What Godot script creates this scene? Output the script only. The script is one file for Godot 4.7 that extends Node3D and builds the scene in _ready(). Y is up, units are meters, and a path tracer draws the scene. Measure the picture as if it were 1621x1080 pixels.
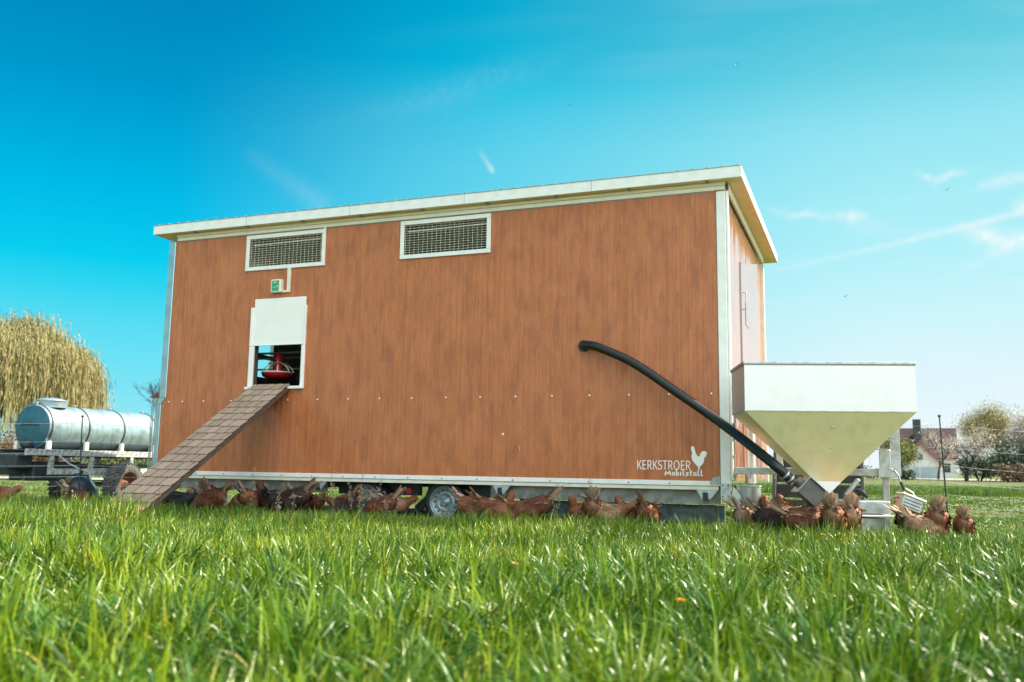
extends Node3D

var rng := RandomNumberGenerator.new()
var nz := FastNoiseLite.new()
var used := {}
var M := {}

# ---------------------------------------------------------------- shape kit
class Mb:
	var v := PackedVector3Array()
	var n := PackedVector3Array()
	var c := PackedColorArray()
	var ix := PackedInt32Array()
	var col := Color.WHITE
	func tri(a: Vector3, b: Vector3, d: Vector3, nn: Vector3) -> void:
		var k := v.size()
		v.append(a); v.append(b); v.append(d)
		for i in 3:
			n.append(nn); c.append(col)
		if (b - a).cross(d - a).dot(nn) > 0.0:
			ix.append(k); ix.append(k + 2); ix.append(k + 1)
		else:
			ix.append(k); ix.append(k + 1); ix.append(k + 2)
	func face(p: Array, away: Vector3) -> void:      # flat convex polygon facing away from a point
		var nn: Vector3 = (p[1] - p[0]).cross(p[2] - p[0])
		if nn.length() < 1e-14: return
		nn = nn.normalized()
		var mid := Vector3.ZERO
		for q in p: mid += q
		mid /= p.size()
		if nn.dot(mid - away) < 0.0: nn = -nn
		for i in range(1, p.size() - 1): tri(p[0], p[i], p[i + 1], nn)
	func quadn(a: Vector3, b: Vector3, d: Vector3, e: Vector3, nn: Vector3) -> void:
		tri(a, b, d, nn); tri(a, d, e, nn)
	func svert(p: Vector3, nn: Vector3) -> int:
		v.append(p); n.append(nn); c.append(col)
		return v.size() - 1
	func squad(i: int, j: int, k: int, l: int) -> void:   # smooth quad, winding fixed by its first normal
		var nn := (v[j] - v[i]).cross(v[k] - v[i])
		if nn.length_squared() < 1e-18: nn = (v[k] - v[i]).cross(v[l] - v[i])
		if nn.dot(n[i] + n[k]) > 0.0:
			for q in [i, k, j, i, l, k]: ix.append(q)
		else:
			for q in [i, j, k, i, k, l]: ix.append(q)
	func box(ce: Vector3, s: Vector3, bev := 0.0, t := Transform3D()) -> void:
		var h := s * 0.5
		var o := t * ce
		var P := func(x: float, y: float, z: float) -> Vector3: return t * (ce + Vector3(x, y, z))
		if bev <= 0.0:
			for ax in 3:
				for sg in [-1.0, 1.0]:
					var p := []
					for q in [[-1, -1], [1, -1], [1, 1], [-1, 1]]:
						var w := Vector3()
						w[ax] = sg * h[ax]; w[(ax + 1) % 3] = q[0] * h[(ax + 1) % 3]; w[(ax + 2) % 3] = q[1] * h[(ax + 2) % 3]
						p.append(t * (ce + w))
					face(p, o)
			return
		var b := minf(bev, minf(h.x, minf(h.y, h.z)) * 0.9)
		var cp := func(sx: float, sy: float, sz: float, ax: int) -> Vector3:
			var w := Vector3(sx * (h.x - b), sy * (h.y - b), sz * (h.z - b))
			w[ax] = [sx, sy, sz][ax] * h[ax]
			return t * (ce + w)
		for ax in 3:
			var u := (ax + 1) % 3
			var ww := (ax + 2) % 3
			for sg in [-1.0, 1.0]:
				var p := []
				for q in [[-1, -1], [1, -1], [1, 1], [-1, 1]]:
					var s3 := [0.0, 0.0, 0.0]
					s3[ax] = sg; s3[u] = float(q[0]); s3[ww] = float(q[1])
					p.append(cp.call(s3[0], s3[1], s3[2], ax))
				face(p, o)
			for su in [-1.0, 1.0]:
				for sw in [-1.0, 1.0]:
					var p := []
					for q in [[-1.0, u], [-1.0, ww], [1.0, ww], [1.0, u]]:
						var s3 := [0.0, 0.0, 0.0]
						s3[ax] = q[0]; s3[u] = su; s3[ww] = sw
						p.append(cp.call(s3[0], s3[1], s3[2], q[1]))
					face(p, o)
		for sx in [-1.0, 1.0]:
			for sy in [-1.0, 1.0]:
				for sz in [-1.0, 1.0]:
					face([cp.call(sx, sy, sz, 0), cp.call(sx, sy, sz, 1), cp.call(sx, sy, sz, 2)], o)
	func tube(path: Array, rad: Array, sides := 8, caps := true) -> void:
		var rings := []
		var up := Vector3.UP
		for i in path.size():
			var d: Vector3 = (path[mini(i + 1, path.size() - 1)] - path[maxi(i - 1, 0)]).normalized()
			if absf(d.dot(up)) > 0.95: up = Vector3.RIGHT if absf(d.x) < 0.9 else Vector3.BACK
			var a := d.cross(up).normalized()
			var b := a.cross(d).normalized()
			up = b
			var r: float = rad[mini(i, rad.size() - 1)]
			var ring := []
			for k in sides:
				var an := TAU * k / sides
				var nn := a * cos(an) + b * sin(an)
				ring.append(svert(path[i] + nn * r, nn))
			rings.append(ring)
		for i in rings.size() - 1:
			for k in sides:
				var k2 := (k + 1) % sides
				squad(rings[i][k], rings[i][k2], rings[i + 1][k2], rings[i + 1][k])
		if caps:
			for e in [0, rings.size() - 1]:
				var p := []
				for k in sides: p.append(v[rings[e][k]])
				var inner: Vector3 = path[1] if e == 0 else path[path.size() - 2]
				face(p, inner)
	func bar(a: Vector3, b: Vector3, w: float, h: float, bev := 0.0) -> void:   # square bar between two points
		var d := b - a
		var z := d.normalized()
		var x := Vector3.UP.cross(z)
		if x.length() < 0.01: x = Vector3.RIGHT
		x = x.normalized()
		var y := z.cross(x)
		box(Vector3.ZERO, Vector3(w, h, d.length()), bev, Transform3D(Basis(x, y, z), (a + b) * 0.5))
	func lathe(prof: Array, sides: int, t := Transform3D()) -> void:   # profile of Vector2(radius, height), smooth, about y
		var rings := []
		for i in prof.size():
			var dd: Vector2 = prof[mini(i + 1, prof.size() - 1)] - prof[maxi(i - 1, 0)]
			var nn2 := Vector2(dd.y, -dd.x).normalized()
			var ring := []
			for k in sides:
				var an := TAU * k / sides
				var ca := cos(an)
				var sa := sin(an)
				ring.append(svert(t * Vector3(prof[i].x * ca, prof[i].y, prof[i].x * sa), t.basis * Vector3(nn2.x * ca, nn2.y, nn2.x * sa)))
			rings.append(ring)
		for i in rings.size() - 1:
			for k in sides:
				var k2 := (k + 1) % sides
				squad(rings[i][k], rings[i][k2], rings[i + 1][k2], rings[i + 1][k])
	func ball(ce: Vector3, r: Vector3, seg := 10, t := Transform3D()) -> void:
		var ids := []
		for i in range(0, seg / 2 + 1):
			var row := []
			var la := -PI / 2 + PI * i / (seg / 2)
			for k in seg:
				var an := TAU * k / seg
				var u := Vector3(cos(la) * cos(an), sin(la), cos(la) * sin(an))
				row.append(svert(t * (ce + u * r), (t.basis * (u / r)).normalized()))
			ids.append(row)
		for i in ids.size() - 1:
			for k in seg:
				var k2 := (k + 1) % seg
				squad(ids[i][k], ids[i][k2], ids[i + 1][k2], ids[i + 1][k])
	func leaf(p: Vector3, along: Vector3, side: Vector3, w: float) -> void:   # one diamond-shaped leaf
		var nn := along.cross(side).normalized()
		var m := p + along * 0.45
		var e := side * w * 0.5
		tri(p, m + e, p + along, nn); tri(p, p + along, m - e, nn)
	func plume(p: Vector3, along: Vector3, side: Vector3, w: float, bend: Vector3) -> void:   # one broad feather
		var nn := along.cross(side).normalized()
		var pr: Array = []
		for q in [[0.0, 0.25], [0.35, 0.85], [0.72, 1.0], [0.92, 0.7], [1.0, 0.15]]:
			var u: float = q[0]
			var m := p + along * u + bend * u * u
			pr.append([m - side * w * 0.5 * q[1], m + side * w * 0.5 * q[1]])
		for i in 4: quadn(pr[i][0], pr[i][1], pr[i + 1][1], pr[i + 1][0], nn)
	func mesh(mat: Material) -> ArrayMesh:
		var a := []
		a.resize(Mesh.ARRAY_MAX)
		a[Mesh.ARRAY_VERTEX] = v; a[Mesh.ARRAY_NORMAL] = n; a[Mesh.ARRAY_COLOR] = c; a[Mesh.ARRAY_INDEX] = ix
		var m := ArrayMesh.new()
		if v.size() == 0: return m
		m.add_surface_from_arrays(Mesh.PRIMITIVE_TRIANGLES, a)
		m.surface_set_material(0, mat)
		return m

func numbered(called: String) -> String:
	var k: int = used.get(called, 0)
	used[called] = k + 1
	return called if k == 0 else "%s_%03d" % [called, k]

func part(called: String, mb: Mb, mat: Material, parent: Node, at := Vector3.ZERO) -> MeshInstance3D:
	return part_mesh(called, mb.mesh(mat), parent, at)

func part_mesh(called: String, me: Mesh, parent: Node, at := Vector3.ZERO) -> MeshInstance3D:
	var o := MeshInstance3D.new()
	o.mesh = me
	o.name = numbered(called) if parent == self else called
	parent.add_child(o, true)
	o.position = at
	return o

func tag(o: Node, label: String, category: String, group := "", kind := "") -> void:
	if label: o.set_meta("label", label)
	if category: o.set_meta("category", category)
	if group: o.set_meta("group", group)
	if kind: o.set_meta("kind", kind)

func thing(called: String, label: String, category: String, at := Vector3.ZERO, turn := 0.0, group := "") -> Node3D:
	var o := Node3D.new()
	o.name = numbered(called)
	add_child(o)
	o.position = at
	o.rotation.y = turn
	tag(o, label, category, group)
	return o

func copy(src: Node3D, label: String, at: Vector3, turn: float) -> Node3D:
	var o: Node3D = src.duplicate()
	var base := String(src.name).rstrip("0123456789").rstrip("_")
	o.name = numbered(base)
	add_child(o)
	o.position = at
	o.rotation.y = turn
	o.set_meta("label", label)
	return o

# ---------------------------------------------------------------- materials
func mat(r: float, g: float, b: float, rough := 0.7, metal := 0.0) -> StandardMaterial3D:
	var m := StandardMaterial3D.new()
	m.albedo_color = Color(r, g, b).linear_to_srgb()
	m.roughness = rough
	m.metallic = metal
	return m

func vmat(rough := 0.8, back := Color.BLACK) -> StandardMaterial3D:
	var m := StandardMaterial3D.new()
	m.vertex_color_use_as_albedo = true
	m.roughness = rough
	m.cull_mode = BaseMaterial3D.CULL_DISABLED
	if back != Color.BLACK:
		m.backlight_enabled = true
		m.backlight = back
	return m

func noise_tex(seed_: int, freq: float, cols: Array, offs: Array, size := 512, as_n := false, bump := 2.0) -> NoiseTexture2D:
	var f := FastNoiseLite.new()
	f.seed = seed_
	f.frequency = freq
	f.fractal_octaves = 5
	var t := NoiseTexture2D.new()
	t.noise = f
	t.width = size; t.height = size
	t.seamless = true
	t.generate_mipmaps = false
	if as_n:
		t.as_normal_map = true
		t.bump_strength = bump
	elif cols.size():
		var g := Gradient.new()
		g.offsets = PackedFloat32Array(offs)
		var cc := PackedColorArray()
		for q in cols: cc.append(Color(q[0], q[1], q[2]).linear_to_srgb())
		g.colors = cc
		t.color_ramp = g
	return t

func worn(r: float, g: float, b: float, rough: float, metal: float, seed_: int, amount: float, scale := 1.0) -> StandardMaterial3D:
	var m := mat(1, 1, 1, rough, metal)
	var k := 1.0 - amount
	m.albedo_texture = noise_tex(seed_, 0.012, [[r * k, g * k, b * k], [r, g, b], [minf(r * (1 + amount * 0.4), 1), minf(g * (1 + amount * 0.4), 1), minf(b * (1 + amount * 0.4), 1)]], [0.2, 0.55, 0.9], 256)
	m.uv1_triplanar = true
	m.uv1_scale = Vector3(scale, scale, scale)
	return m

func wood_texture() -> ImageTexture:
	var w := 1600
	var h := 640
	var im := Image.create(w, h, false, Image.FORMAT_RGB8)
	var a := FastNoiseLite.new()
	a.seed = 11; a.frequency = 1.0; a.fractal_octaves = 3
	var b := FastNoiseLite.new()
	b.seed = 12; b.frequency = 1.0; b.fractal_octaves = 4
	var light := Color(0.60, 0.208, 0.080)
	var mid := Color(0.43, 0.130, 0.045)
	var dark := Color(0.15, 0.072, 0.052)
	for y in h:
		for x in w:
			var fx := float(x)
			var fy := float(y)
			var g := a.get_noise_2d(fx * 0.11, fy * 0.004)              # long streaks
			var f := a.get_noise_2d(fx * 0.60 + 900.0, fy * 0.030)      # fine fibres
			var k := b.get_noise_2d(fx * 0.016 + 50.0, fy * 0.010)      # broad figure
			var t := clampf(0.5 + g * 0.42 + f * 0.50 + k * 0.40, 0.0, 1.0)
			var c := mid.lerp(light, t)
			var s := b.get_noise_2d(fx * 0.030 + 300.0, fy * 0.012 + 77.0)   # scattered darker knots of figure
			var p := a.get_noise_2d(fx * 0.9 + 40.0, fy * 0.16)              # pores
			c = c.lerp(dark, clampf((s - 0.08) * 1.15, 0.0, 0.42) * clampf(0.6 + f * 1.3 + p * 0.9, 0.0, 1.0))
			c = c.lerp(dark, clampf((p - 0.30) * 0.9, 0.0, 0.22))
			im.set_pixel(x, y, c.linear_to_srgb())
	return ImageTexture.create_from_image(im)

func materials() -> void:
	var wd := mat(1, 1, 1, 0.17)
	wd.albedo_texture = wood_texture()
	wd.uv1_triplanar = true
	wd.uv1_scale = Vector3(1 / 7.3, 1 / 3.9, 1 / 7.3)
	wd.metallic_specular = 0.38
	M.laminate = wd
	M.laminate_end = wd.duplicate()
	M.laminate_end.roughness = 0.13
	M.laminate_end.metallic_specular = 1.0
	M.laminate_end.clearcoat_enabled = true
	M.laminate_end.clearcoat = 1.0
	M.laminate_end.clearcoat_roughness = 0.06
	M.white = worn(0.88, 0.86, 0.79, 0.35, 0.0, 3, 0.06, 1.5)
	M.cream = worn(0.84, 0.79, 0.62, 0.4, 0.0, 4, 0.08, 1.5)
	M.soffit = worn(0.80, 0.60, 0.33, 0.5, 0.0, 46, 0.08, 1.0)
	M.door_white = worn(0.95, 0.91, 0.83, 0.3, 0.0, 5, 0.03, 1.0)
	M.galv = worn(0.47, 0.51, 0.50, 0.42, 0.7, 6, 0.25, 3.5)
	M.post_sky_tint = worn(0.36, 0.52, 0.54, 0.28, 0.8, 44, 0.12, 1.5)  # galvanised post, teal of the reflected sky put into its colour
	M.galv_dull = worn(0.42, 0.43, 0.40, 0.55, 0.45, 7, 0.30, 2.0)
	M.steel = worn(0.70, 0.70, 0.67, 0.40, 0.6, 8, 0.03, 1.3)
	M.steel_grass_tint = worn(0.95, 0.87, 0.55, 0.45, 0.62, 48, 0.09, 1.6)      # yellow of the reflected grass put into the steel colour
	M.steel_dark = worn(0.13, 0.125, 0.11, 0.45, 0.4, 9, 0.15, 2.0)
	M.bolt = mat(0.25, 0.25, 0.24, 0.4, 0.8)
	M.rivet = mat(0.95, 0.78, 0.62, 0.25, 0.3)
	M.inside = worn(0.085, 0.075, 0.055, 0.7, 0.0, 10, 0.3, 1.0)  # pale lining coloured dark to carry the interior shade
	M.floor_dark = worn(0.06, 0.05, 0.04, 0.9, 0.0, 11, 0.4, 2.0)
	M.rubber = worn(0.022, 0.024, 0.022, 0.62, 0.0, 12, 0.3, 3.0)
	M.hose = mat(0.012, 0.014, 0.012, 0.36)
	M.rim = worn(0.30, 0.36, 0.36, 0.42, 0.55, 13, 0.25, 4.0)
	M.underframe = worn(0.33, 0.34, 0.29, 0.5, 0.35, 14, 0.3, 2.0)
	M.dark_iron = worn(0.05, 0.06, 0.06, 0.55, 0.3, 15, 0.3, 2.0)
	M.sill_board = worn(0.12, 0.155, 0.145, 0.6, 0.2, 45, 0.4, 2.0)
	M.red = mat(0.42, 0.015, 0.018, 0.22)
	M.green = mat(0.03, 0.36, 0.16, 0.35)
	M.shingles = []
	var tones := [[0.42, 0.29, 0.20], [0.47, 0.33, 0.23], [0.38, 0.26, 0.18], [0.44, 0.30, 0.21]]
	for i in 4:
		var s := mat(1, 1, 1, 0.95)
		var q: Array = tones[i]
		s.albedo_texture = noise_tex(20 + i, 0.35, [[q[0] * 0.55, q[1] * 0.55, q[2] * 0.55], q, [q[0] * 1.45, q[1] * 1.45, q[2] * 1.45]], [0.25, 0.5, 0.8], 256)
		s.normal_enabled = true
		s.normal_texture = noise_tex(30, 0.3, [], [], 256, true, 4.0)
		s.normal_scale = 0.7
		s.uv1_triplanar = true
		s.uv1_scale = Vector3(3, 3, 3)
		M.shingles.append(s)
	M.board = worn(0.10, 0.07, 0.05, 0.85, 0.0, 16, 0.3, 2.0)
	M.tank = worn(0.34, 0.45, 0.49, 0.40, 0.5, 17, 0.30, 1.6)
	M.tank_end_shaded = worn(0.03, 0.13, 0.17, 0.5, 0.1, 18, 0.25, 2.0)  # shade on the tank end put into a dark teal colour
	M.deck = worn(0.46, 0.46, 0.43, 0.65, 0.1, 19, 0.5, 3.0)
	M.rust = worn(0.20, 0.055, 0.025, 0.75, 0.0, 40, 0.35, 4.0)
	M.dirt_tyre = worn(0.11, 0.105, 0.095, 0.85, 0.0, 41, 0.45, 4.0)
	M.plastic_black = mat(0.015, 0.019, 0.022, 0.35)
	M.wire = mat(0.60, 0.68, 0.66, 0.5)
	M.yellow = mat(0.55, 0.50, 0.10, 0.5)
	M.veg = vmat(0.55, Color(0.30, 0.42, 0.08))
	M.veg_dry = vmat(0.75, Color(0.35, 0.30, 0.15))
	M.bark = worn(0.10, 0.08, 0.065, 0.95, 0.0, 42, 0.4, 0.8)
	M.bark_dark = worn(0.035, 0.036, 0.034, 0.95, 0.0, 43, 0.4, 0.8)
	M.feather = vmat(0.72, Color(0.16, 0.10, 0.06))
	M.comb = mat(0.50, 0.045, 0.045, 0.5)
	M.beak = mat(0.45, 0.30, 0.13, 0.45)
	M.leg = mat(0.48, 0.36, 0.16, 0.6)
	M.eye = mat(0.02, 0.01, 0.008, 0.1)

# ---------------------------------------------------------------- sky, sun, camera
func sky_row(tab: Array, e: float) -> Color:
	for i in range(1, tab.size()):
		if e <= tab[i][0]:
			var u: float = (e - tab[i - 1][0]) / (tab[i][0] - tab[i - 1][0])
			return tab[i - 1][1].lerp(tab[i][1], clampf(u, 0.0, 1.0))
	return tab[tab.size() - 1][1]

func make_sky() -> void:
	var w := 2048
	var h := 1024
	var im := Image.create(w, h, false, Image.FORMAT_RGBF)
	var f := FastNoiseLite.new()
	f.seed = 5; f.frequency = 1.0; f.fractal_octaves = 4
	# clear air by height in degrees: deep ahead on the left, paler and whiter towards the sun
	var deep := []
	for q in [[0, 165, 236, 248], [4.6, 122, 228, 246], [8.2, 84, 220, 243], [10.0, 50, 214, 242], [11.7, 10, 207, 240], [15.3, 0, 188, 233], [18.7, 0, 170, 218], [22, 0, 152, 204], [27, 0, 136, 190], [45, 0, 108, 168], [90, 0, 85, 140]]:
		deep.append([float(q[0]), Color8(q[1], q[2], q[3]).srgb_to_linear()])
	var mid := []
	for q in [[0, 205, 245, 252], [5, 180, 240, 250], [9, 150, 234, 246], [13, 118, 224, 241], [17.5, 98, 213, 237], [20, 88, 208, 235], [22, 68, 202, 232], [23.5, 38, 195, 228], [25, 10, 184, 221], [28, 0, 172, 212], [45, 0, 140, 190], [90, 0, 105, 160]]:
		mid.append([float(q[0]), Color8(q[1], q[2], q[3]).srgb_to_linear()])
	var light := []
	for q in [[0, 240, 250, 254], [5.4, 224, 246, 252], [9.2, 205, 245, 252], [12.8, 180, 241, 250], [16.5, 164, 236, 246], [20, 146, 228, 242], [23.6, 106, 209, 228], [27, 80, 196, 219], [45, 20, 150, 200], [90, 0, 110, 170]]:
		light.append([float(q[0]), Color8(q[1], q[2], q[3]).srgb_to_linear()])
	# aircraft trails: ends as azimuth and height, width, strength; wisps: azimuth, height, half sizes, slope, strength
	var trails := [[15.5, 12.0, 31.5, 14.66, 0.12, 0.85], [-2.43, 20.0, -1.48, 18.63, 0.085, 0.85], [-17.4, 18.9, -12.6, 16.1, 0.55, 0.10]]
	var wisps := [[18.2, 15.45, 1.7, 0.22, -0.16, 0.40], [21.1, 15.15, 0.75, 0.28, 0.0, 0.6], [25.4, 17.0, 0.55, 0.13, -0.25, 0.5], [26.5, 16.85, 0.8, 0.16, 0.15, 0.65], [29.4, 16.2, 1.4, 0.34, 0.1, 0.45], [28.6, 13.2, 1.2, 0.50, -0.35, 0.75], [30.2, 12.9, 1.2, 0.40, 0.30, 0.65], [28.0, 12.0, 1.4, 0.20, 0.45, 0.25], [30.6, 14.95, 0.7, 0.28, 0.3, 0.8], [22.0, 14.5, 1.6, 0.5, -0.2, 0.15], [-3.5, 23.5, 6.0, 0.9, 0.3, 0.05]]
	var veil := Color(0.94, 0.97, 1.0)
	for y in h:
		var el := 90.0 - (y + 0.5) * 180.0 / h
		if el < -1.0:
			im.fill_rect(Rect2i(0, y, w, h - y), Color(0.16, 0.22, 0.07))
			break
		var e := maxf(el, 0.0)
		var cd := sky_row(deep, e)
		var cm := sky_row(mid, e)
		var cl := sky_row(light, e)
		var ce := cos(deg_to_rad(e))
		var se := sin(deg_to_rad(e))
		for x in w:
			var az := wrapf((x + 0.5) * 360.0 / w, -180.0, 180.0)
			var daz := absf(wrapf(az + 45.0, -180.0, 180.0)) / 180.0
			var c := cd.lerp(cm, smoothstep(0.125, 0.262, daz)).lerp(cl, smoothstep(0.22, 0.39, daz))
			var vk := smoothstep(0.48, 0.72, daz)
			c = c.lerp(veil, vk * 0.85)
			var rad := deg_to_rad(az)
			var px := sin(rad) * ce / (se + 0.18)
			var pz := -cos(rad) * ce / (se + 0.18)
			# streaky thin cirrus, drawn out along one direction
			var s := f.get_noise_2d(px * 1.1 + pz * 0.35, pz * 6.0 - px * 0.9)
			var s2 := f.get_noise_2d(px * 0.7 + 31.0, pz * 0.9 + 17.0)
			var ci := clampf(s * 0.55 + s2 * 0.8, 0.0, 1.0) * smoothstep(0.16, 0.5, daz)
			c = c.lerp(Color(0.93, 0.97, 1.0), clampf(ci * 0.30, 0.0, 0.4))
			var gain := lerpf(1.0, 2.7, vk)      # the thin bright veil behind the viewer that whitens the hopper
			c = Color(c.r * gain, c.g * gain, c.b * gain)
			if az > -30.0 and az < 36.0 and e > 9.0 and e < 28.0:
				for t in trails:
					var a := Vector2(t[0], t[1])
					var b := Vector2(t[2], t[3])
					var q := Vector2(az, e)
					var u := clampf((q - a).dot(b - a) / (b - a).length_squared(), 0.0, 1.0)
					var dist: float = q.distance_to(a.lerp(b, u)) / (t[4] * lerpf(0.7, 1.25, u))
					if dist < 3.0:
						var st: float = t[5] * exp(-dist * dist) * (0.8 + 0.4 * f.get_noise_2d(az * 1.5, e * 1.5)) * lerpf(0.25, 1.0, u) * smoothstep(0.0, 0.12, u + 0.02)
						c = c.lerp(Color(0.95, 0.98, 1.0), clampf(st, 0.0, 0.9))
				for t in wisps:
					var dx: float = (az - t[0]) / t[2]
					var dy: float = (e - t[1] - t[4] * (az - t[0]) - 0.25 * f.get_noise_2d(az * 0.8 + 9.0, 3.0)) / t[3]
					var rr := dx * dx + dy * dy
					if rr < 6.0:
						var st: float = t[5] * exp(-rr) * clampf(0.85 + 1.2 * f.get_noise_2d(az * 1.4 + 60.0, e * 5.0), 0.0, 1.4)
						c = c.lerp(Color(0.97, 0.99, 1.0), clampf(st, 0.0, 0.9))
			im.set_pixel(x, y, c)
	var sm := PanoramaSkyMaterial.new()
	sm.panorama = ImageTexture.create_from_image(im)
	var sky := Sky.new()
	sky.sky_material = sm
	var env := Environment.new()
	env.background_mode = Environment.BG_SKY
	env.sky = sky
	env.background_energy_multiplier = 0.476
	env.tonemap_mode = Environment.TONE_MAPPER_LINEAR
	env.tonemap_exposure = 2.1
	env.sdfgi_enabled = true
	env.ssao_enabled = true
	env.ssil_enabled = true
	var we := WorldEnvironment.new()
	we.name = "world_environment"
	we.environment = env
	add_child(we)

func camera_and_light() -> void:
	var cam := Camera3D.new()
	cam.name = "camera"
	add_child(cam)
	var ca := CameraAttributesPhysical.new()
	ca.frustum_focal_length = 31.71
	ca.frustum_focus_distance = 8.6
	ca.frustum_near = 0.05
	ca.frustum_far = 2000.0
	ca.exposure_aperture = 2.2
	cam.attributes = ca
	cam.fov = 41.46
	cam.far = 2000.0
	cam.position = Vector3(0, 0.65, 0)
	cam.rotation = Vector3(0.1386, 0.0, 0.0151)
	cam.current = true
	make_sky()
	var sun := DirectionalLight3D.new()
	sun.name = "sun"
	add_child(sun)
	var az := deg_to_rad(77.0)
	var el := deg_to_rad(43.0)
	var to := Vector3(sin(az) * cos(el), sin(el), -cos(az) * cos(el))
	sun.look_at_from_position(to * 30.0, Vector3.ZERO)
	sun.light_energy = 1.6
	sun.light_color = Color(1.0, 0.95, 0.86)
	sun.light_angular_distance = 0.5
	sun.shadow_enabled = true

# ---------------------------------------------------------------- ground
func setting() -> void:
	var gm := mat(1, 1, 1, 0.95)
	gm.albedo_texture = noise_tex(50, 0.02, [[0.025, 0.04, 0.008], [0.07, 0.10, 0.016], [0.15, 0.17, 0.035], [0.26, 0.22, 0.08]], [0.15, 0.42, 0.62, 0.9], 1024)
	gm.uv1_triplanar = true
	gm.uv1_scale = Vector3(0.09, 0.09, 0.09)
	gm.normal_enabled = true
	gm.normal_texture = noise_tex(51, 0.06, [], [], 512, true, 6.0)
	var mb := Mb.new()
	# near part finely divided and gently uneven, the rest running on to the horizon
	var xs := []
	for i in range(-24, 25): xs.append(sign(i) * pow(absf(i) / 24.0, 2.6) * 900.0)
	var zs := []
	for i in range(0, 50): zs.append(40.0 - pow(i / 49.0, 2.2) * 1240.0)
	var ids := []
	for z in zs:
		var row := []
		for x in xs:
			var far_k := smoothstep(20.0, 60.0, Vector2(x, z).length())
			row.append(mb.svert(Vector3(x, 0.03 * nz.get_noise_2d(x * 0.8, z * 0.8) * (1.0 - far_k), z), Vector3.UP))
		ids.append(row)
	for i in ids.size() - 1:
		for j in xs.size() - 1:
			mb.squad(ids[i][j], ids[i][j + 1], ids[i + 1][j + 1], ids[i + 1][j])
	tag(part("ground", mb, gm, self), "", "", "", "structure")
	# pale farm track behind the tank, and the paved yard in front of the far garage
	var tm := worn(0.50, 0.45, 0.37, 0.95, 0.0, 52, 0.35, 0.3)
	var tb := Mb.new()
	tb.quadn(Vector3(-60, 0.045, -25.5), Vector3(-9.0, 0.045, -29.5), Vector3(-9.0, 0.045, -32.0), Vector3(-60, 0.045, -30.5), Vector3.UP)
	tag(part("farm_track", tb, tm, self), "", "", "", "structure")
	var yb := Mb.new()
	yb.quadn(Vector3(40, 0.045, -82), Vector3(52, 0.045, -86), Vector3(52, 0.045, -106), Vector3(38, 0.045, -106), Vector3.UP)
	tag(part("driveway", yb, tm, self), "", "", "", "structure")

func tuft_mesh(k: int, blades: int, h: float, w: float, spread: float, m: Material) -> ArrayMesh:
	var r := RandomNumberGenerator.new()
	r.seed = 700 + k
	var hue: float = [0.15, 0.55, 1.0, 0.75, 0.3, 0.9][k % 6]
	var mb := Mb.new()
	for i in blades:
		var a := r.randf() * TAU
		var p := Vector3(cos(a), 0, sin(a)) * spread * sqrt(r.randf())
		var out := Vector3(cos(a + r.randf_range(-1.2, 1.2)), 0, sin(a + r.randf_range(-1.2, 1.2))).normalized()
		var hh := h * r.randf_range(0.45, 1.12)
		var lean := r.randf_range(0.08, 0.85) * hh
		if r.randf() < 0.32: lean = r.randf_range(0.8, 1.5) * hh
		var ww := w * r.randf_range(0.35, 1.5)
		var tw := r.randf() * TAU
		var side := Vector3(cos(tw), 0, sin(tw))
		var t := clampf(0.65 * r.randf() + 0.35 * hue, 0.0, 1.0)
		var c := Color(0.035, 0.115, 0.012).lerp(Color(0.235, 0.315, 0.022), t * t * 0.6 + t * 0.4)
		if r.randf() < 0.10: c = Color(0.34, 0.33, 0.05)
		if r.randf() < 0.07: c = Color(0.36, 0.28, 0.15)
		if r.randf() < 0.10: c = Color(0.045, 0.12, 0.035)
		mb.col = c
		var segs := 4
		var pl := []
		for s in segs + 1:
			var u := float(s) / segs
			var droop := u * u
			var pos := p + out * lean * droop + Vector3.UP * hh * (u - 0.30 * (lean / hh) * droop * u)
			var wd := ww * (1.0 - pow(u, 1.6)) * 0.5 + 0.0002
			var sd := side.rotated(Vector3.UP, u * 0.9)
			var tang := (out * lean * 2.0 * u + Vector3.UP * hh * (1.0 - 0.9 * (lean / hh) * u * u)).normalized()
			var nn := tang.cross(sd).normalized()
			pl.append([mb.svert(pos - sd * wd, (nn - sd * 0.35).normalized()), mb.svert(pos + sd * wd, (nn + sd * 0.35).normalized())])
		for s in segs:
			mb.squad(pl[s][0], pl[s][1], pl[s + 1][1], pl[s + 1][0])
	return mb.mesh(m)

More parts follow.
